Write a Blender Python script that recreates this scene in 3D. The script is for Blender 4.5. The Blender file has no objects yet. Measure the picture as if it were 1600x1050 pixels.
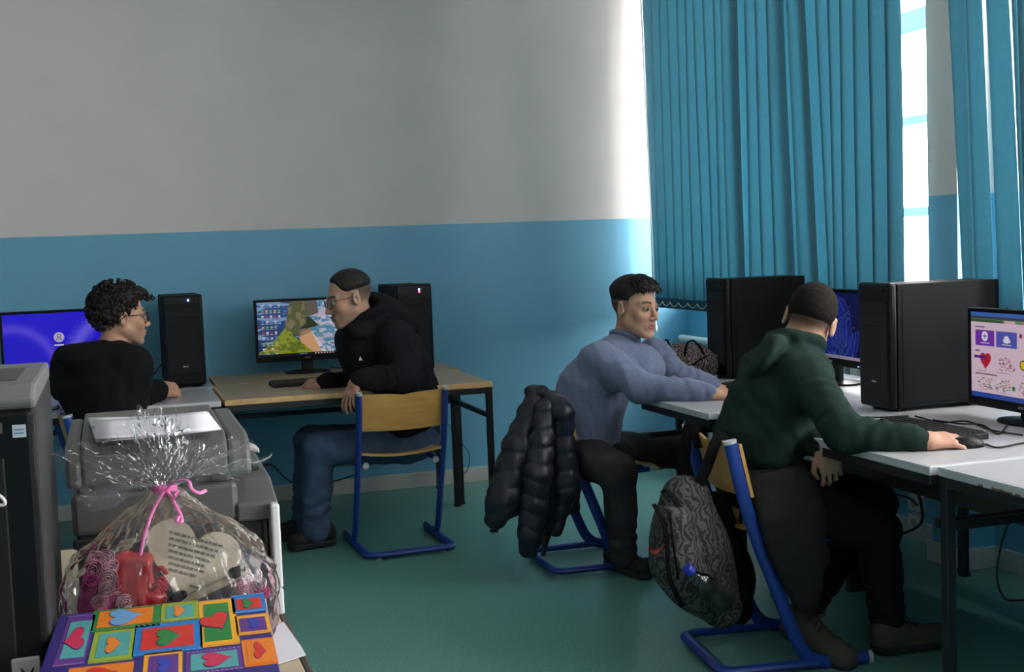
import bpy, bmesh, math, random
import numpy as np
from mathutils import Vector, Matrix
random.seed(7)
SC = bpy.context.scene
COL = SC.collection
# ------------------------------------------------------------------ camera, world, light, exposure
CAM = np.array([-3.4476, -7.1786, 1.4094]); YAW, PITCH, ROLL, FPX = .3078, -.0719, .0371, 1949.04
def _basis():
    f = np.array([math.sin(YAW)*math.cos(PITCH), math.cos(YAW)*math.cos(PITCH), math.sin(PITCH)])
    r0 = np.array([math.cos(YAW), -math.sin(YAW), 0.]); u0 = np.cross(r0, f)
    return r0*math.cos(ROLL)-u0*math.sin(ROLL), u0*math.cos(ROLL)+r0*math.sin(ROLL), f
RV, UV, FV = _basis()
cd = bpy.data.cameras.new('camera'); cam = bpy.data.objects.new('camera', cd); COL.objects.link(cam)
M4 = Matrix.Identity(4)
for i in range(3):
    M4[i][0] = RV[i]; M4[i][1] = UV[i]; M4[i][2] = -FV[i]; M4[i][3] = CAM[i]
cam.matrix_world = M4
cd.sensor_fit = 'HORIZONTAL'; cd.sensor_width = 36; cd.lens = FPX/1600*36; cd.clip_start = .05
SC.camera = cam
w = bpy.data.worlds.new('world'); SC.world = w; w.use_nodes = True
nt = w.node_tree; bg = nt.nodes['Background']
bg.inputs['Color'].default_value = (1.05, .985, .945, 1); bg.inputs['Strength'].default_value = 18.5
SC.view_settings.view_transform = 'Standard'; SC.view_settings.look = 'None'
SC.view_settings.gamma = 1; SC.view_settings.use_curve_mapping = False
SC.view_settings.exposure = 0.0
SC.cycles.use_denoising = True
SC.cycles.max_bounces = 10; SC.cycles.diffuse_bounces = 5; SC.cycles.transparent_max_bounces = 16
SC.cycles.sample_clamp_indirect = 6
def portal(y0, y1, z0, z1):
    l = bpy.data.lights.new('window_daylight', 'AREA'); l.shape = 'RECTANGLE'
    l.size = y1-y0; l.size_y = z1-z0; l.cycles.is_portal = True
    o = bpy.data.objects.new('window_daylight', l); COL.objects.link(o)
    o.location = (.16, (y0+y1)/2, (z0+z1)/2); o.rotation_euler = (math.pi/2, 0, math.pi/2)
WINDOWS = [(-2.66, -.10), (-5.35, -2.93), (-8.3, -5.65)]
SILL, HEAD = 1.02, 3.05
for y0, y1 in WINDOWS: portal(y0, y1, SILL, HEAD)
def at(px, py, x=None, y=None, z=None):
    """world point on a plane x=, y= or z= that a photograph pixel looks at"""
    d = FV*FPX + RV*(px-800) - UV*(py-525)
    i, v = (0, x) if x is not None else (1, y) if y is not None else (2, z)
    return CAM + d*((v-CAM[i])/d[i])
# ------------------------------------------------------------------ materials
MATS = {}
def mat(name, col, rough=.6, metal=0., noise=0., nscale=20., bump=0., bscale=200., spec=.5, sheen=0., trans=0., emit=None, estr=1., coat=0., tr=0.):
    if name in MATS: return MATS[name]
    m = bpy.data.materials.new(name); m.use_nodes = True; MATS[name] = m
    t = m.node_tree; b = t.nodes['Principled BSDF']
    b.inputs['Base Color'].default_value = (*col, 1); b.inputs['Roughness'].default_value = rough
    b.inputs['Metallic'].default_value = metal; b.inputs['Specular IOR Level'].default_value = spec
    b.inputs['Sheen Weight'].default_value = sheen; b.inputs['Coat Weight'].default_value = coat
    b.inputs['Transmission Weight'].default_value = trans
    if emit: b.inputs['Emission Color'].default_value = (*emit, 1); b.inputs['Emission Strength'].default_value = estr
    tc = t.nodes.new('ShaderNodeTexCoord')
    if noise:
        n = t.nodes.new('ShaderNodeTexNoise'); n.inputs['Scale'].default_value = nscale; n.inputs['Detail'].default_value = 5
        t.links.new(tc.outputs['Object'], n.inputs['Vector'])
        r = t.nodes.new('ShaderNodeValToRGB')
        r.color_ramp.elements[0].color = (*[c*(1-noise) for c in col], 1); r.color_ramp.elements[1].color = (*[min(1, c*(1+noise)) for c in col], 1)
        r.color_ramp.elements[0].position = .3; r.color_ramp.elements[1].position = .7
        t.links.new(n.outputs['Fac'], r.inputs['Fac']); t.links.new(r.outputs['Color'], b.inputs['Base Color'])
    if bump:
        n = t.nodes.new('ShaderNodeTexNoise'); n.inputs['Scale'].default_value = bscale; n.inputs['Detail'].default_value = 4
        t.links.new(tc.outputs['Object'], n.inputs['Vector'])
        bu = t.nodes.new('ShaderNodeBump'); bu.inputs['Strength'].default_value = bump; bu.inputs['Distance'].default_value = .004
        t.links.new(n.outputs['Fac'], bu.inputs['Height']); t.links.new(bu.outputs['Normal'], b.inputs['Normal'])
    return m
def vmat(name, rough=.6, emit=0., spec=.5, sss=0.):
    """colour comes from the mesh's own colour attribute (print, skin, screens)"""
    if name in MATS: return MATS[name]
    m = bpy.data.materials.new(name); m.use_nodes = True; MATS[name] = m
    t = m.node_tree; b = t.nodes['Principled BSDF']; a = t.nodes.new('ShaderNodeAttribute'); a.attribute_name = 'Col'
    b.inputs['Roughness'].default_value = rough; b.inputs['Specular IOR Level'].default_value = spec
    if emit:
        b.inputs['Base Color'].default_value = (.01, .01, .012, 1)
        t.links.new(a.outputs['Color'], b.inputs['Emission Color']); b.inputs['Emission Strength'].default_value = emit
    else:
        t.links.new(a.outputs['Color'], b.inputs['Base Color'])
        if sss:
            b.inputs['Subsurface Weight'].default_value = sss; b.inputs['Subsurface Radius'].default_value = (.9, .35, .2); b.inputs['Subsurface Scale'].default_value = .006
    return m
def S(*c):
    """sRGB 0-255 to linear"""
    return tuple(((v/255)/12.92 if v/255 <= .04045 else ((v/255+.055)/1.055)**2.4) for v in c)
def wood_mat(name, c1, c2, scale=3., rough=.4):
    m = mat(name, c1, rough); t = m.node_tree; b = t.nodes['Principled BSDF']
    tc = t.nodes.new('ShaderNodeTexCoord'); mp = t.nodes.new('ShaderNodeMapping'); mp.inputs['Scale'].default_value = (1.2, 9, 9)
    wv = t.nodes.new('ShaderNodeTexNoise'); wv.inputs['Scale'].default_value = scale; wv.inputs['Detail'].default_value = 8; wv.inputs['Distortion'].default_value = 1.2
    r = t.nodes.new('ShaderNodeValToRGB'); r.color_ramp.elements[0].position = .35; r.color_ramp.elements[1].position = .68
    r.color_ramp.elements[0].color = (*c2, 1); r.color_ramp.elements[1].color = (*c1, 1)
    t.links.new(tc.outputs['Object'], mp.inputs['Vector']); t.links.new(mp.outputs['Vector'], wv.inputs['Vector'])
    t.links.new(wv.outputs['Fac'], r.inputs['Fac']); t.links.new(r.outputs['Color'], b.inputs['Base Color'])
    return m
# ------------------------------------------------------------------ objects
OFF = {}
def tag(o, label=None, cat=None, group=None, kind=None):
    if label: o['label'] = label
    if cat: o['category'] = cat
    if group: o['group'] = group
    if kind: o['kind'] = kind
    return o
def empty(name, loc, rz=0., **k):
    o = bpy.data.objects.new(name, None); COL.objects.link(o); o.empty_display_size = .1
    o.location = [float(v) for v in loc]; o.rotation_euler = (0, 0, rz); OFF[o.name] = np.array(o.location)
    return tag(o, **k)
def obj(name, V, F, m, parent=None, world=False, smooth=None, bevel=0., col=None, fmat=None):
    """one mesh object; world=True: V is in world space and parent is unrotated"""
    V = np.asarray(V, dtype=np.float64)
    off = OFF.get(parent.name, np.zeros(3)) if (parent is not None and world) else np.zeros(3)
    me = bpy.data.meshes.new(name)
    if isinstance(F, np.ndarray) and F.ndim == 2:
        nf, k = F.shape
        me.vertices.add(len(V)); me.vertices.foreach_set('co', (V-off).astype(np.float32).ravel())
        me.loops.add(nf*k); me.loops.foreach_set('vertex_index', F.astype(np.int32).ravel())
        me.polygons.add(nf); me.polygons.foreach_set('loop_start', np.arange(0, nf*k, k, dtype=np.int32))
        me.update(calc_edges=True); me.validate()
    else:
        me.from_pydata([tuple(v) for v in (V-off)], [], [list(f) for f in F]); me.update()
    for mm in (m if isinstance(m, (list, tuple)) else [m]): me.materials.append(mm)
    if fmat is not None: me.polygons.foreach_set('material_index', np.asarray(fmat, dtype=np.int32))
    if smooth is not None:
        me.polygons.foreach_set('use_smooth', np.ones(len(me.polygons), dtype=bool))
        if smooth < 180: me.set_sharp_from_angle(angle=math.radians(smooth))
    if col is not None:
        a = me.color_attributes.new('Col', 'FLOAT_COLOR', 'POINT')
        c = np.ones((len(me.vertices), 4), dtype=np.float32); c[:, :3] = col; a.data.foreach_set('color', c.ravel())
    o = bpy.data.objects.new(name, me); COL.objects.link(o)
    if parent is not None:
        o.parent = parent
        if world: OFF[o.name] = off
    if bevel:
        md = o.modifiers.new('bevel', 'BEVEL'); md.width = bevel; md.segments = 2; md.limit_method = 'ANGLE'; md.harden_normals = False
    return o
class MB:
    """collects shapes of one mesh"""
    def __init__(s): s.V = []; s.F = []; s.M = []
    def add(s, V, F, mi=0):
        n = len(s.V); s.V += [tuple(map(float, v)) for v in V]; s.F += [[i+n for i in f] for f in F]; s.M += [mi]*len(F); return s
    def box(s, lo, hi, R=None, c=None, mi=0):
        lo = np.array(lo, float); hi = np.array(hi, float)
        V = np.array([[(lo, hi)[(i >> k) & 1][k] for k in range(3)] for i in range(8)])
        if R is not None: V = V @ np.asarray(R).T
        if c is not None: V = V + np.array(c)
        return s.add(V, [(0, 2, 3, 1), (4, 5, 7, 6), (0, 1, 5, 4), (2, 6, 7, 3), (0, 4, 6, 2), (1, 3, 7, 5)], mi)
    def tube(s, P, r, seg=8, caps=True, mi=0, flat=1., up=None, closed=False):
        P = [np.array(p, float) for p in P]; n = len(P)
        rs = r if isinstance(r, (list, tuple, np.ndarray)) else [r]*n
        T = []
        for i in range(n):
            a = P[(i-1) % n] if closed else P[max(0, i-1)]; b = P[(i+1) % n] if closed else P[min(n-1, i+1)]
            t = b-a; T.append(t/(np.linalg.norm(t)+1e-12))
        N = np.array(up if up is not None else ((0, 0, 1) if abs(T[0][2]) < .9 else (1, 0, 0)), float)
        V = []
        for i in range(n):
            N = N - T[i]*(N @ T[i]); N /= np.linalg.norm(N)+1e-12; B = np.cross(T[i], N)
            for j in range(seg):
                a = 2*math.pi*j/seg+math.pi/seg
                V.append(P[i]+rs[i]*(N*math.cos(a)*flat+B*math.sin(a)))
        F = []
        for i in range(n if closed else n-1):
            for j in range(seg):
                k = (j+1) % seg; i2 = (i+1) % n
                F.append((i*seg+j, i*seg+k, i2*seg+k, i2*seg+j))
        if caps and not closed:
            F.append(tuple(range(seg))[::-1]); F.append(tuple((n-1)*seg+j for j in range(seg)))
        return s.add(V, F, mi)
    def lathe(s, prof, c, axis=(0, 0, 1), seg=20, mi=0):
        ax = np.array(axis, float); ax /= np.linalg.norm(ax)
        t = np.array((1, 0, 0)) if abs(ax[0]) < .9 else np.array((0, 1, 0)); u = np.cross(ax, t); u /= np.linalg.norm(u); v = np.cross(ax, u)
        V = []; F = []
        for r, h in prof:
            for j in range(seg):
                a = 2*math.pi*j/seg; V.append(np.array(c)+ax*h+r*(u*math.cos(a)+v*math.sin(a)))
        for i in range(len(prof)-1):
            for j in range(seg):
                k = (j+1) % seg; F.append((i*seg+j, i*seg+k, (i+1)*seg+k, (i+1)*seg+j))
        F.append(tuple(range(seg))[::-1]); F.append(tuple((len(prof)-1)*seg+j for j in range(seg)))
        return s.add(V, F, mi)
    def prism(s, poly, d, o=(0, 0, 0), X=(1, 0, 0), Y=(0, 1, 0), mi=0):
        """polygon in the plane X,Y at o, pushed by vector d"""
        X = np.array(X, float); Y = np.array(Y, float); o = np.array(o, float); d = np.array(d, float); n = len(poly)
        A = [o+X*p[0]+Y*p[1] for p in poly]; B = [a+d for a in A]
        F = [tuple(range(n))[::-1], tuple(range(n, 2*n))]+[(i, (i+1) % n, n+(i+1) % n, n+i) for i in range(n)]
        return s.add(A+B, F, mi)
    def build(s, name, m, parent=None, **k):
        return obj(name, s.V, s.F, m, parent, fmat=s.M if isinstance(m, (list, tuple)) else None, **k)
def spline(P, n=8):
    """Catmull-Rom through points"""
    P = [np.array(p, float) for p in P]; Q = [2*P[0]-P[1]]+P+[2*P[-1]-P[-2]]; out = []
    for i in range(1, len(Q)-2):
        for j in range(n):
            t = j/n
            out.append(.5*((2*Q[i])+(-Q[i-1]+Q[i+1])*t+(2*Q[i-1]-5*Q[i]+4*Q[i+1]-Q[i+2])*t*t+(-Q[i-1]+3*Q[i]-3*Q[i+1]+Q[i+2])*t**3))
    out.append(P[-1]); return out
def nrm(v): v = np.array(v, float); return v/np.linalg.norm(v)
def copy_tree(o, parent=None):
    c = o.copy(); COL.objects.link(c)
    if parent is not None: c.parent = parent
    for ch in list(o.children): copy_tree(ch, c)
    return c
def text_obj(name, s, size, m, origin, X, Y, parent, depth=.0006):
    cu = bpy.data.curves.new('t', 'FONT'); cu.body = s; cu.size = size; cu.extrude = depth; cu.align_x = 'CENTER'; cu.align_y = 'CENTER'
    to = bpy.data.objects.new('t', cu); COL.objects.link(to); dg = bpy.context.evaluated_depsgraph_get(); dg.update()
    me = bpy.data.meshes.new_from_object(to.evaluated_get(dg)); bpy.data.objects.remove(to)
    X = nrm(X); Y = nrm(Y); Z = np.cross(X, Y)
    off = OFF.get(parent.name, np.zeros(3))
    V = np.array([v.co[:] for v in me.vertices]); V = np.array(origin)+V[:, :1]*X+V[:, 1:2]*Y+V[:, 2:]*Z
    F = [list(p.vertices) for p in me.polygons]
    return obj(name, V, F, m, parent, world=True)
# ------------------------------------------------------------------ implicit surfaces
def axis_pts(lo, hi, h, fine):
    out = [lo]; x = lo
    while x < hi:
        st = h
        for a, b, hf in fine:
            if a-1e-6 <= x < b: st = min(st, hf)
            elif x < a < x+st: st = max(min(st, a-x), hf)
        x += st; out.append(x)
    return np.array(out)
class Field:
    def __init__(s, lo, hi, h, fine=()):
        s.ax = [axis_pts(lo[i], hi[i], h, [(f[0][i], f[1][i], f[2]) for f in fine]) for i in range(3)]
        s.F = np.full([len(a) for a in s.ax], 1., dtype=np.float32)
    def rng(s, lo, hi, pad):
        return [slice(max(0, np.searchsorted(a, lo[i]-pad)-1), np.searchsorted(a, hi[i]+pad)+1) for i, a in enumerate(s.ax)]
    def pts(s, sl):
        g = np.meshgrid(*[s.ax[i][sl[i]] for i in range(3)], indexing='ij')
        return np.stack(g, -1).reshape(-1, 3)
    def add(s, prim, k=.012, op='u', pad=.03):
        fn, lo, hi = prim; sl = s.rng(lo, hi, pad+k); sub = s.F[tuple(sl)]
        if sub.size == 0: return s
        d = fn(s.pts(sl)).astype(np.float32).reshape(sub.shape)
        if op == 'u':
            h = np.clip(.5+.5*(d-sub)/k, 0, 1); s.F[tuple(sl)] = d*(1-h)+sub*h-k*h*(1-h)
        else:
            d = -d; h = np.clip(.5-.5*(d-sub)/k, 0, 1); s.F[tuple(sl)] = d*(1-h)+sub*h+k*h*(1-h)
        return s
    def displace(s, fn, band=.03):
        idx = np.nonzero(np.abs(s.F) < band)
        P = np.stack([s.ax[i][idx[i]] for i in range(3)], -1); s.F[idx] += fn(P).astype(np.float32); return s
    def mesh(s):
        F = s.F; F[0] = F[-1] = 1; F[:, 0] = F[:, -1] = 1; F[:, :, 0] = F[:, :, -1] = 1
        I = F < 0
        c = np.zeros([n-1 for n in F.shape], dtype=np.int8)
        for dx in (0, 1):
            for dy in (0, 1):
                for dz in (0, 1):
                    c += I[dx:dx+c.shape[0], dy:dy+c.shape[1], dz:dz+c.shape[2]]
        ci = np.nonzero((c > 0) & (c < 8)); n = len(ci[0])
        acc = np.zeros((n, 3)); cnt = np.zeros(n)
        A0 = [s.ax[i][ci[i]] for i in range(3)]; A1 = [s.ax[i][ci[i]+1] for i in range(3)]
        cor = {}
        for dx in (0, 1):
            for dy in (0, 1):
                for dz in (0, 1): cor[dx, dy, dz] = F[ci[0]+dx, ci[1]+dy, ci[2]+dz].astype(np.float64)
        for ax in range(3):
            o1, o2 = [i for i in range(3) if i != ax]
            for p in (0, 1):
                for q in (0, 1):
                    a = [0, 0, 0]; a[o1] = p; a[o2] = q; b = list(a); b[ax] = 1
                    fa = cor[tuple(a)]; fb = cor[tuple(b)]; mk = (fa < 0) != (fb < 0)
                    t = np.where(mk, fa/(fa-fb+1e-20), 0)
                    pos = np.zeros((n, 3))
                    for i in range(3):
                        pos[:, i] = (A0[i] if a[i] == 0 else A1[i]) if i != ax else A0[i]+t*(A1[i]-A0[i])
                    acc += pos*mk[:, None]; cnt += mk
        V = acc/cnt[:, None]
        idm = np.full(c.shape, -1, dtype=np.int32); idm[ci] = np.arange(n)
        Q = []
        for ax in range(3):
            o1, o2 = (ax+1) % 3, (ax+2) % 3
            sa = [slice(None)]*3; sb = [slice(None)]*3; sa[ax] = slice(0, -1); sb[ax] = slice(1, None)
            a = I[tuple(sa)]; b = I[tuple(sb)]; e = np.nonzero(a != b)
            ok = (e[o1] > 0) & (e[o2] > 0) & (e[o1] < c.shape[o1]) & (e[o2] < c.shape[o2]); e = [x[ok] for x in e]
            ins = a[tuple(e)]
            def g(d1, d2):
                ii = [x.copy() for x in e]; ii[o1] -= d1; ii[o2] -= d2; return idm[tuple(ii)]
            q = np.stack([g(1, 1), g(0, 1), g(0, 0), g(1, 0)], -1)
            q[~ins] = q[~ins][:, ::-1]; Q.append(q)
        return V, np.concatenate(Q)
def cap(a, b, ra, rb, fold=None):
    a = np.array(a, float); b = np.array(b, float); ab = b-a; L2 = ab @ ab+1e-12; R = max(ra, rb)+(fold[0] if fold else 0)
    def fn(P):
        t = np.clip((P-a) @ ab/L2, 0, 1); d = np.linalg.norm(P-a-t[:, None]*ab, axis=1); r = ra+(rb-ra)*t
        if fold: r = r+fold[0]*np.sin(6.283*fold[1]*t+2.2*np.sin(P @ np.array((31., 23., 17.)))+fold[2])*np.sin(np.pi*np.clip(t, .04, .96))
        return d-r
    return fn, np.minimum(a, b)-R, np.maximum(a, b)+R
def ell(c, r, M=None):
    c = np.array(c, float); r = np.array(r, float); R = r.max()
    def fn(P):
        q = P-c
        if M is not None: q = q @ M      # M columns = local axes
        k0 = np.linalg.norm(q/r, axis=1); k1 = np.linalg.norm(q/(r*r), axis=1)+1e-9
        return k0*(k0-1)/k1
    return fn, c-R, c+R
def rbx(c, h, r, M=None):
    c = np.array(c, float); h = np.array(h, float); R = np.linalg.norm(h)
    def fn(P):
        q = P-c
        if M is not None: q = q @ M
        q = np.abs(q)-(h-r); return np.linalg.norm(np.maximum(q, 0), axis=1)+np.minimum(q.max(1), 0)-r
    return fn, c-R, c+R
def torus(c, M, R, r, sy=1.):
    c = np.array(c, float)
    def fn(P):
        q = (P-c) @ M; d = np.hypot(q[:, 0], q[:, 1]/sy)-R; return np.hypot(d, q[:, 2])-r
    return fn, c-R*max(1, sy)-r, c+R*max(1, sy)+r
def loft(st):
    """st: list of (centre, lateral dir, front dir, half width, half depth)"""
    C = np.array([x[0] for x in st], float); L = np.array([nrm(x[1]) for x in st]); A = np.array([x[3] for x in st]); B = np.array([x[4] for x in st])
    Fd = np.array([nrm(x[2]) for x in st]); ax = C[-1]-C[0]; ln = np.linalg.norm(ax); ax /= ln; sv = (C-C[0]) @ ax
    R = max(A.max(), B.max())
    def fn(P):
        s = (P-C[0]) @ ax
        ip = lambda a: np.interp(s, sv, a)
        c = np.stack([ip(C[:, i]) for i in range(3)], -1); l = np.stack([ip(L[:, i]) for i in range(3)], -1); f = np.stack([ip(Fd[:, i]) for i in range(3)], -1)
        a = ip(A); b = ip(B); q = P-c; u = (q*l).sum(1)/a; v = (q*f).sum(1)/b
        r = (np.abs(u)**2.4+np.abs(v)**2.4)**(1/2.4)
        d = (r-1)*np.sqrt(a*b)*.9
        e = np.maximum(-s, s-ln)+.03
        return np.where(e > 0, np.where(d > -.03, np.hypot(np.maximum(d+.03, 0), e)-.03, e-.03), d)
    return fn, C.min(0)-R, C.max(0)+R
def wrinkle(seed, amp, sc=1.):
    rs = np.random.RandomState(seed); K = rs.normal(size=(5, 3))*np.array([38, 38, 26])*sc; W = rs.normal(size=(5, 3))*14*sc; ph = rs.uniform(0, 6.28, (5, 2))
    def fn(P):
        s = 0
        for i in range(5): s = s+np.sin(P @ K[i]*(1 if i < 3 else 2.1)+1.8*np.sin(P @ W[i]+ph[i, 1])+ph[i, 0])*(1 if i < 3 else .45)
        return amp*s/3
    return fn
def frame(f, u):
    f = nrm(f); x = nrm(np.cross(f, u)); u = np.cross(x, f); return np.stack([x, f, u], -1)   # columns: right, face, up
def garment(name, root, prims, m, h=.0075, wr=None, k=.03, cuts=()):
    lo = np.min([p[0][1] if isinstance(p[0], tuple) else p[1] for p in prims], 0)-.03; hi = np.max([p[0][2] if isinstance(p[0], tuple) else p[2] for p in prims], 0)+.03
    G = Field(lo, hi, h)
    for p in prims:
        if isinstance(p[0], tuple): G.add(p[0], p[1])
        else: G.add(p, k)
    for p in cuts: G.add(p, .008, 's')
    if wr: G.displace(wr)
    V, Q = G.mesh(); return obj(name, V, Q, m, root, world=True, smooth=180)
def clear_mat(name, col=(1, 1, 1), gloss=.12, rough=.05, bump=0., bscale=40.):
    m = bpy.data.materials.new(name); m.use_nodes = True; t = m.node_tree; t.nodes.remove(t.nodes['Principled BSDF'])
    out = t.nodes['Material Output']; tr = t.nodes.new('ShaderNodeBsdfTransparent'); tr.inputs['Color'].default_value = (*col, 1)
    gl = t.nodes.new('ShaderNodeBsdfGlossy'); gl.inputs['Roughness'].default_value = rough; mx = t.nodes.new('ShaderNodeMixShader')
    lw = t.nodes.new('ShaderNodeLayerWeight'); lw.inputs['Blend'].default_value = gloss
    t.links.new(lw.outputs['Fresnel'], mx.inputs['Fac']); t.links.new(tr.outputs['BSDF'], mx.inputs[1]); t.links.new(gl.outputs['BSDF'], mx.inputs[2])
    t.links.new(mx.outputs['Shader'], out.inputs['Surface'])
    if bump:
        n = t.nodes.new('ShaderNodeTexNoise'); n.inputs['Scale'].default_value = bscale; tc = t.nodes.new('ShaderNodeTexCoord'); t.links.new(tc.outputs['Object'], n.inputs['Vector'])
        bu = t.nodes.new('ShaderNodeBump'); bu.inputs['Strength'].default_value = bump; bu.inputs['Distance'].default_value = .01
        t.links.new(n.outputs['Fac'], bu.inputs['Height']); t.links.new(bu.outputs['Normal'], gl.inputs['Normal']); t.links.new(bu.outputs['Normal'], lw.inputs['Normal'])
    return m
A = lambda px, py, y: at(px, py, y=y)
# ------------------------------------------------------------------ the room
XL, YF, ZC = -7.2, -9.2, 3.35; WT = .42; BND = 1.5537
def st(o): o['kind'] = 'structure'; return o
M_WHITEW = mat('wall_upper_paint', (.64, .595, .565), .75, noise=.03, nscale=3., bump=.12, bscale=220.)
M_BLUEW = mat('wall_lower_blue_paint', (.145, .385, .540), .45, noise=.04, nscale=3., bump=.08, bscale=180., spec=.4)
def floor_mat():
    m = mat('green_linoleum', (.105, .270, .235), .34, spec=.5); t = m.node_tree; b = t.nodes['Principled BSDF']; tc = t.nodes.new('ShaderNodeTexCoord')
    n1 = t.nodes.new('ShaderNodeTexNoise'); n1.inputs['Scale'].default_value = 90; n1.inputs['Detail'].default_value = 6
    n2 = t.nodes.new('ShaderNodeTexNoise'); n2.inputs['Scale'].default_value = 2.2; n2.inputs['Detail'].default_value = 4
    r = t.nodes.new('ShaderNodeValToRGB'); r.color_ramp.elements[0].color = (.085, .225, .195, 1); r.color_ramp.elements[1].color = (.125, .305, .265, 1); r.color_ramp.elements[0].position = .35; r.color_ramp.elements[1].position = .65
    mr = t.nodes.new('ShaderNodeMapRange'); mr.inputs['To Min'].default_value = .26; mr.inputs['To Max'].default_value = .46
    for n in (n1, n2): t.links.new(tc.outputs['Object'], n.inputs['Vector'])
    t.links.new(n1.outputs['Fac'], r.inputs['Fac']); t.links.new(r.outputs['Color'], b.inputs['Base Color'])
    t.links.new(n2.outputs['Fac'], mr.inputs['Value']); t.links.new(mr.outputs['Result'], b.inputs['Roughness'])
    return m
st(MB().box((XL-.2, YF-.2, -.2), (WT, .2, 0)).build('floor', floor_mat()))
st(MB().box((XL-.2, YF-.2, ZC), (WT, .2, ZC+.2)).build('ceiling', mat('ceiling_paint', (.76, .74, .71), .8)))
def two_tone(name, lo, hi):
    b = MB(); b.box((lo[0], lo[1], 0), (hi[0], hi[1], BND), mi=1); b.box((lo[0], lo[1], BND), (hi[0], hi[1], ZC), mi=0)
    return st(b.build(name, [M_WHITEW, M_BLUEW]))
two_tone('wall_back', (XL-.2, 0, 0), (WT, .2, 0)); two_tone('wall_left', (XL-.2, YF, 0), (XL, 0, 0)); two_tone('wall_front', (XL-.2, YF-.2, 0), (WT, YF, 0))
# window wall: below sill, above head, piers between the openings
b = MB(); b.box((0, YF, 0), (WT, 0, SILL), mi=1); b.box((0, YF, HEAD), (WT, 0, ZC))
edges = [0]+[v for w_ in WINDOWS for v in (w_[1], w_[0])]+[YF]
for k in range(0, len(edges), 2):
    y1, y0 = edges[k], edges[k+1]
    b.box((0, y0, SILL), (WT, y1, BND), mi=1); b.box((0, y0, BND), (WT, y1, HEAD))
for y0, y1 in ((-2.89, -2.70), (-5.60, -5.40)):   # the pilasters stand proud of the wall
    b.box((-.17, y0, 0), (0, y1, BND), mi=1); b.box((-.17, y0, BND), (0, y1, ZC))
st(b.build('wall_right', [M_WHITEW, M_BLUEW]))
M_PVC = mat('white_window_frame', (.74, .76, .78), .35); M_BASE = mat('grey_white_skirting', (.50, .49, .46), .5, noise=.08, nscale=6.)
PANE = clear_mat('window_glass', (.97, .99, 1), gloss=.04, rough=.01)
for n, (y0, y1) in enumerate(WINDOWS):
    r = st(empty('window_%d' % (n+1), (.2, (y0+y1)/2, SILL)))
    b = MB(); fw = .06
    b.box((.17, y0, SILL), (.24, y0+fw, HEAD)); b.box((.17, y1-fw, SILL), (.24, y1, HEAD)); b.box((.17, y0, SILL), (.24, y1, SILL+fw)); b.box((.17, y0, HEAD-fw), (.24, y1, HEAD))
    b.build('window_frame', M_PVC, r, world=True, bevel=.006)
    ncol = 3; cw = (y1-y0-2*fw)/ncol
    for k in range(1, ncol):
        MB().box((.16, y0+fw+cw*k-.045, SILL+fw), (.245, y0+fw+cw*k+.045, HEAD-fw)).build('mullion', M_PVC, r, world=True, bevel=.006)
    for z in (1.50, 1.93, 2.36): MB().box((.18, y0+fw, z-.022), (.235, y1-fw, z+.022)).build('transom', M_PVC, r, world=True, bevel=.005)
    MB().box((.17, y0+fw, 2.36), (.245, y1-fw, 2.44)).build('transom', M_PVC, r, world=True, bevel=.005)
    for k in range(ncol):
        MB().box((.205, y0+fw+cw*k, SILL+fw), (.211, y0+fw+cw*(k+1), HEAD-fw)).build('pane', PANE, r, world=True)
    MB().box((-.05, y0-.02, SILL-.03), (.18, y1+.02, SILL+.002)).build('window_sill', M_PVC, r, world=True, bevel=.006)
st(MB().box((XL, -.016, 0), (0, 0, .09)).build('baseboard_back', M_BASE, bevel=.004))
b = MB(); b.box((-.016, -2.70, 0), (0, -.016, .09)); b.box((-.186, -2.906, 0), (-.17, -2.684, .09)); b.box((-.17, -2.906, 0), (-.0, -2.89, .09)); b.box((-.17, -2.70, 0), (0, -2.684, .09)); b.box((-.016, -5.40, 0), (0, -2.906, .09))
st(b.build('baseboard_right', M_BASE, bevel=.004))
# ------------------------------------------------------------------ vertical blinds
def slat_mat(name, c):
    m = mat(name, c, .75, noise=.06, nscale=60., bump=.15, bscale=300., spec=.2); t = m.node_tree; b_ = t.nodes['Principled BSDF']
    tl = t.nodes.new('ShaderNodeBsdfTranslucent'); tl.inputs['Color'].default_value = (c[0]*.95, c[1]*.97, c[2]*.97, 1); mx = t.nodes.new('ShaderNodeMixShader'); mx.inputs['Fac'].default_value = .42
    t.links.new(b_.outputs['BSDF'], mx.inputs[1]); t.links.new(tl.outputs['BSDF'], mx.inputs[2]); t.links.new(mx.outputs['Shader'], t.nodes['Material Output'].inputs['Surface'])
    return m
M_SLAT = slat_mat('teal_blind_fabric', (.135, .315, .385)); M_RAIL = mat('white_rail', (.7, .7, .7), .4)
M_WEIGHT = mat('blind_hem_fabric', (.012, .075, .125), .8); M_CHAIN = mat('bead_chain', (.55, .56, .55), .4)
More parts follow.
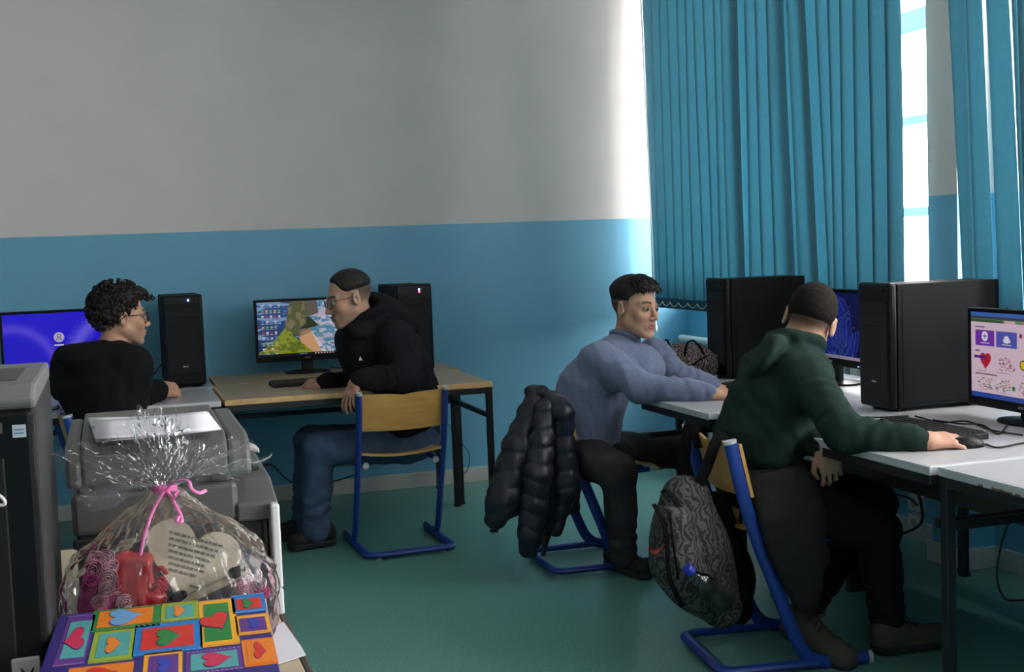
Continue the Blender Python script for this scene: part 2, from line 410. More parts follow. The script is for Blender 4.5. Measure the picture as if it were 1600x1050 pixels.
def blind(name, slats, x, zt, zb_, label):
    """slats: (y of the far and near edge at the top, the same at the bottom, how far the far / near edge stands into the room)"""
    r = empty(name, (x, slats[0][0], zb_), label=label, cat='blind')
    ys = [s[0] for s in slats]+[s[1] for s in slats]
    MB().box((x-.025, min(ys), zt), (x+.025, max(ys), zt+.045)).build('headrail', M_RAIL, r, world=True, bevel=.004)
    bots = []
    for i, (a0, a1, b0, b1, x0, x1) in enumerate(slats):
        V = []; rows = 13; colsn = 5
        for j in range(rows):
            t = j/(rows-1); z = zt+(zb_-zt)*t
            for c in range(colsn):
                u = c/(colsn-1); bow = .005*(1-(2*u-1)**2)
                V.append((x+(x0+(x1-x0)*u)-bow+.004*math.sin(i*1.7+t*4), (a0+(b0-a0)*t)*(1-u)+(a1+(b1-a1)*t)*u, z))
        F = [(j*colsn+c, j*colsn+c+1, (j+1)*colsn+c+1, (j+1)*colsn+c) for j in range(rows-1) for c in range(colsn-1)]
        s = obj('slat', V, F, M_SLAT, r, world=True, smooth=180)
        s.modifiers.new('thick', 'SOLIDIFY').thickness = .0008
        p, q = np.array((x+x0, b0, 0)), np.array((x+x1, b1, 0)); d = (q-p)/np.linalg.norm(q-p); n = np.array((-d[1], d[0], 0))*.003
        h = MB(); h.prism([(0, zb_-.058), (1, zb_-.058), (1, zb_+.004), (0, zb_+.004)], n*2, p-n, q-p, (0, 0, 1)); h.build('hem_weight', M_WEIGHT, s, world=True)
        bots.append((p+q)/2+np.array((min(x0, x1)-.012, 0, 0)))
    c = MB()
    for p, q in zip(bots, bots[1:]):
        p = np.array((p[0], p[1], zb_-.018)); q = np.array((q[0], q[1], zb_-.018)); c.tube([p+(q-p)*t+np.array((0, 0, -.024*4*t*(1-t))) for t in np.linspace(0, 1, 9)], .0022, 5)
    c.build('bead_chain', M_CHAIN, r, world=True); return r
ED = [(-.084, -.124), (-.200, -.225), (-.330, -.325), (-.436, -.433), (-.551, -.561), (-.663, -.685), (-.771, -.805), (-.879, -.929), (-1.000, -1.03), (-1.109, -1.125), (-1.276, -1.295), (-1.354, -1.356), (-1.457, -1.488), (-1.585, -1.605), (-1.691, -1.761), (-1.779, -1.888), (-1.93, -2.06), (-2.018, -2.104), (-2.128, -2.151), (-2.229, -2.234), (-2.348, -2.339), (-2.462, -2.457), (-2.571, -2.576), (-2.640, -2.650)]
sl = []
for i, (e0, e1) in enumerate(zip(ED, ED[1:])):
    o0, o1 = -.010, .010
    if i == 9: o0, o1 = -.016, -.012
    if i == 10: o0, o1 = .016, .02
    if i == 14: o0, o1 = .03, .012
    if i == 15: o0, o1 = -.03, -.035
    ex = {10: .07, 14: .06, 16: .055}.get(i, .006); sl.append((e0[0]+ex, e1[0]-.010, e0[1]+ex, e1[1]-.010, o0, o1))
blind('vertical_blind', sl, -.27, 3.02, 1.060, 'closed teal vertical blind over the window beside the grey wall')
sl2 = [(-2.908, -3.022, -3.045, -3.106, -.012, .0), (-3.012, -3.075, -3.098, -3.125, .03, .035), (-3.058, -3.145, -3.112, -3.232, -.014, -.02), (-3.160, -3.252, -3.250, -3.362, -.02, .0), (-3.262, -3.330, -3.372, -3.400, .0, .06), (-3.342, -3.420, -3.408, -3.48, -.02, .07)]
sl2 += [(-3.44-.12*i, -3.51-.12*i, -3.495-.12*i, -3.555-.12*i, -.03, .075) for i in range(15)]
blind('vertical_blind', sl2, -.245, 3.02, 1.060, 'teal vertical blind turned half open, right of the pale pilaster')
pc = empty('pull_cord', (-.30, -.15, .86), label='white beaded pull cord hanging at the left end of the closed blind', cat='cord')
MB().tube([(-.300, -.10, 3.0), (-.300, -.175, 1.3), (-.300, -.19, .90)], .0045, 6).build('cord', mat('white_cord', (.8, .8, .8), .5), pc, world=True)
MB().lathe([(.003, 0), (.009, .01), (.009, .035), (.003, .045)], (-.300, -.191, .855)).build('cord_weight', mat('white_cord', (.8, .8, .8), .5), pc, world=True, smooth=40)
# heating pipe below the first window
hp_ = empty('heating_radiator', (-.08, -1.1, .12), label='white radiator below the closed blind, mostly hidden behind the desk', cat='radiator')
M_RAD = mat('radiator_enamel', (.66, .66, .62), .35)
MB().tube([(-.10, -.12, .80), (-.10, -2.3, .80)], .022, 10).build('top_pipe', M_RAD, hp_, world=True, smooth=40)
MB().tube([(-.10, -.12, .18), (-.10, -2.3, .18)], .022, 10).build('bottom_pipe', M_RAD, hp_, world=True, smooth=40)
for k in range(14):
    yy = -.55-.125*k; MB().box((-.125, yy-.035, .18), (-.075, yy+.035, .79)).build('fin', M_RAD, hp_, world=True, bevel=.012)
MB().box((-.09, -.14, .1), (-.0, -.10, .16)).build('bracket', M_RAD, hp_, world=True)
# ------------------------------------------------------------------ desks
TZ = .75; M_SOLE = mat('dark_sole', (.02, .018, .017), .75)
M_WOODT = wood_mat('grey_brown_desk_top', (.40, .30, .185), (.33, .245, .15), 2.2, .38); M_EDGE = mat('beech_edge', (.60, .38, .16), .45, noise=.15, nscale=30.)
M_WHITET = mat('white_desk_top', (.44, .44, .46), .30, noise=.03, nscale=9., spec=.5); M_WHITEE = mat('white_desk_edge', (.52, .52, .55), .4)
M_FRAME = mat('black_steel', (.014, .014, .017), .4, spec=.4); M_PANEL = mat('grey_brown_panel', (.085, .075, .062), .6, noise=.1, nscale=12.)
def desk(x0, x1, y0, y1, name, label, cat, top, edge, panel=None, group=None, long='x', inx=None):
    r = empty(name, ((x0+x1)/2, (y0+y1)/2, 0), label=label, cat=cat, group=group)
    th = .026; e = .012
    MB().box((x0+e, y0+e, TZ-th), (x1-e, y1-e, TZ)).build('tabletop', top, r, world=True, bevel=.002)
    b = MB(); b.box((x0, y0, TZ-th), (x1, y0+e, TZ)); b.box((x0, y1-e, TZ-th), (x1, y1, TZ)); b.box((x0, y0+e, TZ-th), (x0+e, y1-e, TZ)); b.box((x1-e, y0+e, TZ-th), (x1, y1-e, TZ))
    b.build('edge_strip', edge, r, world=True, bevel=.003)
    w = .03; i = .003
    for x in (x0+(inx or i), x1-i-w):
        for y in (y0+i, y1-i-w):
            l = MB().box((x, y, .012), (x+w, y+w, TZ-th)).build('leg', M_FRAME, r, world=True, bevel=.003)
            MB().box((x-.002, y-.002, 0), (x+w+.002, y+w+.002, .014)).build('foot_cap', M_SOLE, l, world=True)
    h = .03
    for y in (y0+i, y1-i-w): MB().box((x0+i+w*(not inx), y, TZ-th-h), (x1-i-w, y+w, TZ-th)).build('apron_rail', M_FRAME, r, world=True, bevel=.003)
    for x in (x0+i, x1-i-w): MB().box((x, y0+i+w, TZ-th-h), (x+w, y1-i-w, TZ-th)).build('apron_rail', M_FRAME, r, world=True, bevel=.003)
    zs = .57
    if long == 'x':
        for x in (x0+i, x1-i-w): MB().box((x+.004, y0+i+w, zs), (x+w-.004, y1-i-w, zs+.025)).build('side_rail', M_FRAME, r, world=True, bevel=.003)
        yb = y1-i-w; MB().box((x0+i+w, yb+.004, zs), (x1-i-w, yb+w-.004, zs+.025)).build('stretcher', M_FRAME, r, world=True, bevel=.003)
        if panel: MB().box((x0+i+w, y1-.06, .47), (x1-i-w, y1-.044, TZ-th-h)).build('modesty_panel', M_PANEL, r, world=True)
    else:
        for y in (y0+i, y1-i-w): MB().box((x0+i+w, y+.004, zs), (x1-i-w, y+w-.004, zs+.025)).build('side_rail', M_FRAME, r, world=True, bevel=.003)
        xb = x1-i-w; MB().box((xb+.004, y0+i+w, zs), (xb+w-.004, y1-i-w, zs+.025)).build('stretcher', M_FRAME, r, world=True, bevel=.003)
        if panel: MB().box((x1-.062, y0+i+w, .48), (x1-.046, y1-i-w, TZ-th-h)).build('modesty_panel', M_PANEL, r, world=True)
    return r
desk(-2.99, -1.70, -1.345, -.625, 'wooden_desk', 'wood topped desk with the open black legs, front one under the cliff screen boy\'s hands', 'desk', M_WOODT, M_EDGE)
desk(-2.97, -1.665, -.615, -.095, 'wooden_desk', 'wood topped desk against the blue wall, carrying the cliff wallpaper monitor', 'desk', M_WOODT, M_EDGE)
desk(-4.30, -3.005, -1.345, -.70, 'white_desk', 'white desk at the left, under the curly haired person\'s hand', 'desk', M_WHITET, M_WHITEE)
desk(-4.28, -2.985, -.69, -.17, 'white_desk', 'white desk against the blue wall, carrying the blue login monitor', 'desk', M_WHITET, M_WHITEE)
RXF = -1.30
desk(RXF-.03, -.16, -2.93, -2.29, 'white_desk', 'white desk farthest along the window, under the grey sweatshirt\'s arms', 'desk', M_WHITET, M_WHITEE, long='y', panel=True, inx=.27)
desk(RXF, -.72, -4.235, -2.94, 'white_desk', 'white desk with keyboard under the green hoodie person\'s forearm', 'desk', M_WHITET, M_WHITEE, long='y', panel=True, inx=.058)
desk(-.715, -.19, -4.225, -2.94, 'white_desk', 'white desk by the window carrying the big black tower with the bright top', 'desk', M_WHITET, M_WHITEE, long='y')
desk(RXF+.02, -.72, -5.55, -4.245, 'white_desk', 'white desk with chipped edge at the right border of the photo', 'desk', M_WHITET, M_WHITEE, long='y', panel=True)
desk(-.715, -.19, -5.53, -4.235, 'white_desk', 'white desk behind the chipped one, beneath the half open blind', 'desk', M_WHITET, M_WHITEE, long='y')
desk(-.86, -.18, -2.28, -1.62, 'white_desk', 'small white desk in the window corner carrying the patterned bag', 'desk', M_WHITET, M_WHITEE, long='y')
M_BEIGE = mat('beige_desk_top', (.52, .42, .29), .4, noise=.06, nscale=8.); M_DKWOOD = mat('dark_edge', (.06, .04, .028), .5)
desk(-4.45, -3.18, -5.75, -4.15, 'beige_desk', 'beige desk in the near left corner under the printer and the gift', 'desk', M_BEIGE, M_DKWOOD, long='x')

chip = [o for o in bpy.data.objects if o.get('label', '').startswith('white desk with chipped')][0]
for k, (x, y, w_) in enumerate(((1556, 757, .035), (1572, 761, .05), (1532, 751, .018), (1590, 766, .02))):
    c = at(x, y, x=RXF+.0195); MB().prism([(0, 0), (w_, .0), (w_*.9, .006), (w_*.5, .004), (w_*.1, .007)], (.002, 0, 0), (c[0]-.001, c[1]+w_/2, TZ-.0245), (0, -1, 0), (0, 0, 1)).build('edge_chip', mat('bare_chipboard', (.16, .09, .05), .8), chip, world=True)
# ------------------------------------------------------------------ computers
M_PLB = mat('black_plastic', (.007, .007, .008), .5, bump=.1, bscale=500., spec=.35); M_PLG = mat('glossy_black_plastic', (.005, .005, .006), .35, spec=.22); M_CASE = mat('black_case_metal', (.007, .007, .008), .65, spec=.14)
M_LOGO = mat('silver_print', (.5, .5, .52), .4); M_RUB = mat('black_rubber', (.012, .012, .012), .8)
def grid_print(name, W, H, nx, ny, fn, parent, y, z0, m):
    """flat picture: a grid of coloured points in the local plane y, width W, from z0 up"""
    u, v = np.meshgrid(np.linspace(0, 1, nx), np.linspace(0, 1, ny)); u = u.ravel(); v = v.ravel()
    V = np.stack([(u-.5)*W, np.full_like(u, y), z0+H*(1-v)], -1); i = np.arange((nx-1)*(ny-1)); r, c = i//(nx-1), i % (nx-1)
    a = r*nx+c; F = np.stack([a, a+nx, a+nx+1, a+1], -1)
    return obj(name, V, F, m, parent, col=fn(u, v))
def vn(u, v, s, seed):
    rs = np.random.RandomState(seed); o = 0; amp = 1; tot = 0
    for k in range(4):
        g = rs.rand(64, 64); x = u*s*2**k; y = v*s*2**k; i = np.floor(x).astype(int) % 63; j = np.floor(y).astype(int) % 63; fx = x-np.floor(x); fy = y-np.floor(y); fx = fx*fx*(3-2*fx); fy = fy*fy*(3-2*fy)
        o = o+amp*((g[i, j]*(1-fx)+g[i+1, j]*fx)*(1-fy)+(g[i, j+1]*(1-fx)+g[i+1, j+1]*fx)*fy); tot += amp; amp *= .55
    return o/tot
def put(c, m, col, f=1.):
    m = np.asarray(m, float)*f; c[:] = c*(1-m[:, None])+np.array(S(*col))*m[:, None]
def inr(u, v, a, b, c, d): return (u >= a) & (u <= c) & (v >= b) & (v <= d)
def inpoly(u, v, P):
    r = np.zeros(len(u), bool); n = len(P)
    for i in range(n):
        (x1, y1), (x2, y2) = P[i], P[(i+1) % n]
        r ^= ((y1 > v) != (y2 > v)) & (u < (x2-x1)*(v-y1)/(y2-y1+1e-12)+x1)
    return r
def scr_login(u, v):
    c = np.tile(S(38, 14, 235), (len(u), 1)); s = 16/9
    put(c, np.ones(len(u)), (30, 8, 215), v*.5)
    d = np.abs(np.hypot((u-.05)*s, v-1.0)-.78+.05*vn(u, v, 4, 1)); put(c, np.exp(-(d/.08)**2), (120, 95, 250), .5)
    d = np.abs(np.hypot((u-1.25)*s, v-1.2)-1.25); put(c, np.exp(-(d/.10)**2), (130, 120, 255), .6)
    put(c, (vn(u, v, 60, 5) > .66) & (d < .2), (150, 140, 255), .3)
    q = np.hypot((u-.5)*s, v-.42); put(c, q < .085, (205, 195, 225)); put(c, np.abs(np.hypot((u-.5)*s, v-.395)-.026) < .006, (60, 50, 90)); put(c, (np.abs(np.hypot((u-.5)*s, (v-.475))-.042) < .006) & (v < .475), (60, 50, 90))
    put(c, inr(u, v, .455, .545, .54, .565), (235, 235, 245)); put(c, inr(u, v, .497, .60, .503, .63), (200, 200, 240)); put(c, inr(u, v, .468, .675, .532, .692), (220, 220, 240))
    return c
def scr_cliff(u, v):
    n = vn(u, v, 9, 3); n2 = vn(u, v, 26, 8); c = np.tile(S(60, 85, 150), (len(u), 1))
    put(c, np.clip((v-.1)*1.6, 0, 1), (25, 50, 105), .9); put(c, vn(u*.6, v*2.2, 9, 4) > .60, (150, 190, 225), .7)
    sea = u > .52; put(c, sea, (95, 150, 185)); put(c, sea & (n+.35*(u-.75)-.1*v > .50), (205, 195, 215), .9); put(c, sea & (vn(u, v, 14, 9) > .6), (70, 140, 165), .8); put(c, sea & (n2 > .62), (225, 215, 230), .8)
    put(c, inpoly(u, v, [(.46, .62), (.55, .55), (.72, 1), (.60, 1)]) & (n > .42), (235, 225, 235), .9)
    put(c, inpoly(u, v, [(.40, .60), (.54, .52), (.66, 1.0), (.5, 1.0)]), (225, 170, 125)); put(c, inpoly(u, v, [(.40, .55), (.55, .48), (.56, .56), (.42, .68)]), (150, 125, 105), .8)
    put(c, inpoly(u, v, [(.36, .0), (.62, .0), (.635, .24), (.52, .30), (.40, .1)]), (105, 98, 90)); put(c, inpoly(u, v, [(.45, .28), (.54, .30), (.63, .47), (.50, .52), (.42, .5)]), (50, 60, 40))
    cl = inpoly(u, v, [(.34, .0), (.50, .02), (.515, .2), (.50, .42), (.44, .5), (.43, .66), (.33, .58), (.28, .45), (.31, .25)]); put(c, cl, (95, 100, 62)); put(c, cl & (vn(u*3, v*.8, 9, 6) > .52), (140, 130, 100), .8)
    gr = inpoly(u, v, [(.30, .45), (.36, .62), (.45, .78), (.60, 1.0), (.0, 1.0), (.0, .93), (.14, .76)]); put(c, gr, (150, 160, 45)); put(c, gr & (n2 > .53), (85, 105, 35), .8)
    for i in range(5):
        for j in range(10):
            x, y = .045+.043*i, .045+.1*j
            if i == 4 and j not in (0, 1, 2, 3): continue
            put(c, inr(u, v, x, y, x+.022, y+.035), [(225, 225, 230), (200, 60, 60), (230, 190, 60), (70, 140, 220), (240, 240, 240), (90, 200, 120)][(i*3+j*5) % 6], .85); put(c, inr(u, v, x-.004, y+.047, x+.026, y+.055), (235, 235, 240), .7)
    put(c, v > .96, (22, 22, 26))
    for k in range(7): put(c, inr(u, v, .58+.03*k, .968, .595+.03*k, .99), (220, 200, 190))
    put(c, inr(u, v, .42, .967, .435, .992), (70, 110, 240)); put(c, inr(u, v, .44, .975, .5, .985), (120, 140, 190)); return c
def scr_swirl(u, v):
    c = np.tile(S(10, 16, 70), (len(u), 1)); s = 16/9; put(c, np.ones(len(u)), (22, 30, 110), np.clip(1-v, 0, 1)*.6)
    w = vn(u, v, 2.2, 11); w2 = vn(u, v, 3.1, 23); X = (u-.66)*s+.35*(w-.5); Y = v-.62+.5*(w2-.5)
    bl = np.hypot(X*(1.0+.5*(Y < 0)), Y*.85); put(c, bl < .52, (26, 36, 150)); put(c, np.clip(1-bl/.5, 0, 1)*(bl < .52), (60, 90, 235), .9)
    for k in range(8):
        ph = np.hypot(X-.10*k+.35, (Y-.16*math.sin(k*1.3))*.8); d = np.abs(ph-.30-.03*math.sin(k*2.))
        m = (bl < .52)*np.exp(-(d/.016)**2); put(c, m, (95, 130, 245), .6); put(c, (bl < .52)*np.exp(-((d-.022)/.02)**2), (12, 16, 95), .55)
    put(c, np.exp(-((bl-.52)/.012)**2), (70, 95, 220), .6)
    put(c, inr(u, v, 0, .955, 1, 1), (205, 185, 205))
    for k in range(8): put(c, inr(u, v, .40+.03*k, .965, .415+.03*k, .99), (90, 120, 210))
    for x, y in ((.2, .3), (.8, .2), (.86, .5), (.73, .77)): put(c, inr(u, v, x, y, x+.006, y+.02), (230, 200, 170))
    return c
def scr_page(u, v):
    c = np.tile(S(228, 200, 218), (len(u), 1)); put(c, v < .045, (60, 110, 190)); put(c, inr(u, v, 0, .045, 1, .095), (70, 70, 80)); put(c, inr(u, v, 0, .078, 1, .115), (110, 150, 110)); put(c, inr(u, v, 0, .085, .32, .115), (60, 90, 55)); put(c, inr(u, v, .34, .085, .44, .115), (225, 180, 190)); put(c, inr(u, v, .50, .085, .6, .115), (190, 120, 120))
    put(c, inr(u, v, .04, .165, .14, .18), (120, 100, 120)); put(c, inr(u, v, .045, .21, .235, .39), (120, 55, 175)); put(c, inr(u, v, .255, .21, .455, .39), (85, 90, 185))
    put(c, np.hypot((u-.14)*16/9, v-.28) < .058, (240, 235, 245)); put(c, inr(u, v, .135, .255, .145, .305) | inr(u, v, .115, .275, .165, .286), (120, 55, 175))
    put(c, (np.hypot((u-.355)*16/9, v-.30) < .045) | inr(u, v, .325, .295, .39, .335), (240, 235, 245)); put(c, inr(u, v, .10, .355, .19, .367) | inr(u, v, .31, .355, .40, .367), (215, 200, 230))
    for x in (.48, .70, .9): put(c, inr(u, v, x, .22, x+.022, .27), (150, 40, 90)); put(c, inr(u, v, x+.04, .235, x+.12, .245), (150, 130, 150)); put(c, inr(u, v, x+.1, .36, x+.18, .37), (150, 130, 150), .6)
    put(c, inr(u, v, .04, .445, .09, .46), (110, 90, 110)); put(c, inr(u, v, .04, .715, .26, .73), (130, 110, 130))
    t = (u-.145)/.055; q = (v-.575)/.085; put(c, ((t*t+q*q*.9-.75)**3+t*t*q*q*q*.9 < 0) | inpoly(u, v, [(.095, .56), (.195, .56), (.145, .67)]), (195, 30, 55)); put(c, inr(u, v, .03, .51, .15, .545), (90, 40, 140))
    rs = np.random.RandomState(3)
    for k in range(60):
        x, y = .27+rs.rand()*.16, .50+rs.rand()*.16; put(c, inr(u, v, x, y, x+.018, y+.008), [(60, 60, 70), (210, 90, 90), (120, 60, 70)][k % 3], .8)
    put(c, np.hypot((u-.51)*16/9, v-.57) < .05, (225, 205, 40)); put(c, np.abs(np.hypot((u-.51)*16/9, v-.57)-.05) < .008, (110, 90, 30))
    for k in range(30): put(c, np.hypot((u-.56-.003*k)*16/9, v-.56-.0035*k-.012*math.sin(k*.8)) < .007, (80, 80, 95))
    for x0 in (.70, .9):
        for k in range(30):
            x, y = x0+rs.rand()*.1, .52+rs.rand()*.13; put(c, inr(u, v, x, y, x+.014, y+.008), (80, 80, 120), .8)
    for x0, cl in ((.06, (190, 110, 60)), (.24, (60, 90, 60)), (.47, (200, 80, 110)), (.66, (40, 110, 190)), (.84, (200, 120, 60))):
        for k in range(46):
            x, y = x0+rs.rand()*.14, .765+rs.rand()*.13; put(c, inr(u, v, x, y, x+.016, y+.012), [cl, (70, 120, 70), (70, 70, 80), (210, 160, 70), (235, 235, 240)][rs.randint(5)], .8)
    put(c, inr(u, v, .66, .80, .80, .93), (60, 130, 200), .8); put(c, np.hypot((u-.42)*16/9, v-.85) < .03, (40, 140, 60))
    for x in (.06, .26, .5, .7, .3, .52): put(c, inr(u, v, x, .685, x+.09, .693) | inr(u, v, x, .915, x+.08, .922), (150, 130, 150), .6)
    put(c, v > .945, (45, 75, 165))
    for k in range(8): put(c, inr(u, v, .55+.055*k, .962, .572+.055*k, .985), (225, 210, 225), .8)
    return c
def monitor(name, loc, rz, zb, W, H, fn, label, es=1., tilt=0.):
    r = empty(name, (loc[0], loc[1], TZ), rz, label=label, cat='monitor', group=None)
    b0 = zb-TZ; bz = .014; ch = .032; sw, sh = W-2*bz, H-bz-ch
    b = MB(); b.box((-W/2, .004, b0), (W/2, .030, b0+H)); b.box((-W*.36, .03, b0+.06), (W*.36, .052, b0+H-.06)); b.build('housing', M_PLB, r, bevel=.004)
    z1 = b0+ch
    f = MB(); f.box((-W/2, -.006, b0), (W/2, .004, z1)); f.box((-W/2, -.006, z1+sh), (W/2, .004, b0+H)); f.box((-W/2, -.006, z1), (-W/2+bz, .004, z1+sh)); f.box((W/2-bz, -.006, z1), (W/2, .004, z1+sh)); f.build('bezel', M_PLG, r, bevel=.002)
    grid_print('screen', sw, sh, 330, 186, fn, r, -.001, z1, vmat('screen_light_%s' % fn.__name__, .25, emit=es))
    OFF[r.name] = np.zeros(3); text_obj('brand_mark', 'AOC', .014, M_LOGO, (0, -.0065, b0+ch/2), (1, 0, 0), (0, 0, 1), r)
    n = MB(); n.box((-.030, .012, .012), (.030, .040, b0+.12)); n.build('stand_neck', M_PLB, r, bevel=.006)
    e = MB(); e.lathe([(.105, 0), (.112, .004), (.110, .009), (.06, .016), (.0, .017)], (0, 0, 0), seg=36); V = np.array(e.V)*np.array((1.15, .80, 1))+np.array((0, .03, 0)); obj('stand_base', V, e.F, M_PLG, r, smooth=40)
    p = MB(); p.box((W/2-.05, -.008, b0+.008), (W/2-.038, -.006, b0+.012)); p.build('power_light', mat('led_blue_dim', (.02, .03, .1), .4, emit=(.2, .4, 1), estr=2.), r)
    return r
monitor('monitor', (-3.725, -.40), 0, .825, .56, .345, scr_login, 'monitor with plain blue login screen, half hidden by the curly haired person', .62)
monitor('monitor', (-2.440, -.25), 0, .820, .56, .345, scr_cliff, 'monitor showing a green cliff and surf wallpaper beside the black hoodie', .62)
monitor('monitor', (-.44, -2.375), -math.pi/2-.06, .835, .56, .335, scr_swirl, 'monitor with dark blue swirl wallpaper behind the green hoodie person\'s head', .36)
monitor('monitor', (-.565, -3.735), -math.pi/2-.05, .787, .58, .345, scr_page, 'monitor with pale pink web page of thumbnails at the right border', .62)
def tower(name, loc, rz, label, w=.20, h=.475, d=.50, led=(.15, .25, 1.), led2=None, base=TZ):
    r = empty(name, (loc[0], loc[1], base), rz, label=label, cat='computer', group=None)
    MB().box((-w/2, .03, .014), (w/2, d, h-.006)).build('case', M_CASE, r, bevel=.004)
    f = MB(); f.box((-w/2-.001, -.004, .010), (w/2+.001, .030, h)); f.build('front_panel', M_PLG, r, bevel=.012)
    MB().box((-w/2+.016, -.007, .07), (w/2-.016, -.003, h-.07)).build('mesh_grille', mat('black_mesh', (.006, .006, .007), .7, bump=.8, bscale=900.), r, bevel=.002)
    for k in range(2): MB().box((-w/2+.016, -.0078, h-.115-.046*k), (w/2-.016, -.0065, h-.1135-.046*k)).build('bay_seam', M_LOGO if False else M_CASE, r)
    t = MB(); t.box((-w/2+.012, -.006, h-.045), (w/2-.012, -.003, h-.014)); t.build('control_strip', M_PLB, r)
    for k in range(3): MB().lathe([(.004, 0), (.004, .002)], (-.05+.022*k, -.006, h-.03), axis=(0, -1, 0), seg=10).build('audio_port', M_RUB, r)
    MB().lathe([(.009, 0), (.009, .003), (.007, .004)], (.062, -.006, h-.03), axis=(0, -1, 0), seg=14).build('power_button', M_PLG, r, smooth=40)
    if led: MB().box((.026, -.0085, h-.034), (.034, -.006, h-.026)).build('power_light', mat('led_blue', (.02, .03, .2), .4, emit=led, estr=22.), r)
    if led2: MB().box((.026, -.0085, h-.048), (.034, -.006, h-.040)).build('drive_light', mat('led_red', (.2, .01, .02), .4, emit=led2, estr=10.), r)
    MB().box((-.012, -.0085, .105), (.014, -.006, .111)).build('badge', M_LOGO, r)
    for sx in (-1, 1):
        for yy in (.04, d-.06): MB().box((sx*(w/2-.04)-.018, yy, 0), (sx*(w/2-.04)+.018, yy+.035, .016)).build('foot', M_RUB, r)
        MB().box((sx*w/2-.0015, .05, .03), (sx*w/2+.0015, d-.02, h-.025)).build('side_panel', M_CASE, r, bevel=.001)
    b = MB()
    for k in range(6): b.box((-w/2+.02, d, .05+.055*k), (w/2-.02, d+.003, .085+.055*k))
    b.build('rear_bracket', mat('steel_bracket', (.3, .3, .31), .35, metal=.8), r)
    return r
tower('computer_tower', (-3.118, -.62), 0, 'black tower with blue light beside the blue login monitor, left')
tower('computer_tower', (-1.905, -.60), -.02, 'black tower with blue and red lights, behind the black hoodie', led2=(1., .05, .1))
tower('computer_tower', (-.74, -1.86), -math.pi/2, 'black tower standing left of the green hoodie\'s head, beneath the closed blind', led=None, d=.42)
tower('computer_tower', (-.765, -3.185), -math.pi/2, 'large black tower with bright lit top between the two right monitors', led=None, d=.475)
def keyboard(name, c, rz, label, w=.44, d=.145):
    r = empty(name, (c[0], c[1], TZ), rz, label=label, cat='keyboard', group=None)
    b = MB(); b.prism([(-d/2, 0), (d/2, 0), (d/2, .022), (-d/2, .010)], (w, 0, 0), (-w/2, 0, 0), (0, 1, 0), (0, 0, 1)); b.build('keyboard_base', M_PLB, r, bevel=.003)
    k = MB()
    for row in range(6):
        yy = d/2-.018-row*(d-.02)/6.2; z = .010+.012*(yy+d/2)/d
        x = -w/2+.01
        while x < w/2-.02:
            ww = .0165 if row < 5 or abs(x+.03) > .06 else .10
            k.box((x, yy-.0085, z), (min(x+ww, w/2-.008), yy+.0085, z+.006)); x += ww+.0025
    o = k.build('keys', mat('black_keycap', (.016, .016, .017), .5), r); o['kind'] = 'stuff'
    MB().box((w/2-.06, d/2-.012, .0205), (w/2-.02, d/2-.008, .0225)).build('status_lights', M_LOGO, r)
    return r
def mouse(name, c, rz, label):
    r = empty(name, (c[0], c[1], TZ), rz, label=label, cat='mouse', group=None)
    G = Field(np.array((-.05, -.08, -.02)), np.array((.05, .08, .06)), .004); G.add(ell((0, 0, .004), (.031, .056, .032)), .004); G.add(rbx((0, 0, -.05), (.1, .1, .05), .001), .003, 's'); V, Q = G.mesh(); obj('mouse_shell', V, Q, M_PLG, r, smooth=180)
    MB().lathe([(.007, -.003), (.008, 0), (.007, .003)], (0, .03, .030), axis=(1, 0, 0), seg=12).build('scroll_wheel', M_RUB, r, smooth=40)
    MB().tube([(0, .016, .0345), (0, .045, .022), (0, .055, .010)], .0008, 5).build('button_seam', M_RUB, r); return r
keyboard('keyboard', (-2.50, -.86), .05, 'black keyboard under the hand at the cliff wallpaper monitor')
keyboard('keyboard', (-.94, -3.715), -math.pi/2+.05, 'black keyboard on the white desk before the near tower')
keyboard('keyboard', (-.84, -2.40), -math.pi/2, 'black keyboard in front of the grey sweatshirt person\'s hands')
mouse('mouse', at(1510, 699, z=TZ)[:2], -math.pi/2-.25, 'black mouse beneath the green hoodie person\'s right hand')
def cable(P, label, r=.003, m=None, name='cable'):
    o = MB().tube(spline(P, 6), r, 6).build(name, m or M_RUB, smooth=180); return tag(o, label, 'cable')
T0 = TZ+.004
cable([at(1283, 585, z=T0), at(1282, 610, z=T0), at(1284, 632, z=T0), at(1310, 648, z=T0), at(1362, 652, z=T0), at(1420, 650, z=T0)], 'black cable curling on the desk left of the near tower')
cable([at(1430, 650, z=T0), at(1470, 660, z=T0), at(1510, 658, z=T0), at(1550, 672, z=T0), at(1598, 680, z=T0+.002)], 'black cable on the white desk running below the web page monitor')
cable([at(1458, 656, z=T0+.004), at(1500, 662, z=T0+.006), at(1535, 664, z=T0+.004), at(1560, 678, z=T0), at(1575, 662, z=T0)], 'tangled black cable next to the monitor base at right')
cable([at(1540, 694, z=T0), at(1560, 699, z=T0), at(1600, 692, z=T0), at(1640, 690, z=T0)], 'thin mouse cable leaving the mouse to the right')
cable([A(1555, 468, -3.13), A(1568, 470, -3.2), A(1574, 485, -3.3), A(1576, 540, -3.35)], 'black cable hooked out behind the near tower\'s top right corner')
cable([at(232, 598, z=T0), A(240, 585, -.5), A(252, 570, -.35), A(262, 560, -.2)], 'black cable by the left tower\'s foot', .0035)
cable([at(236, 604, z=T0), at(250, 597, z=T0), at(262, 590, z=T0), at(255, 582, z=T0)], 'short looped cable on the white desk beside the left tower')
cable([at(440, 574, z=T0), at(465, 569, z=T0), at(500, 565, z=T0), at(520, 563, z=T0)], 'black cable behind the cliff wallpaper monitor')
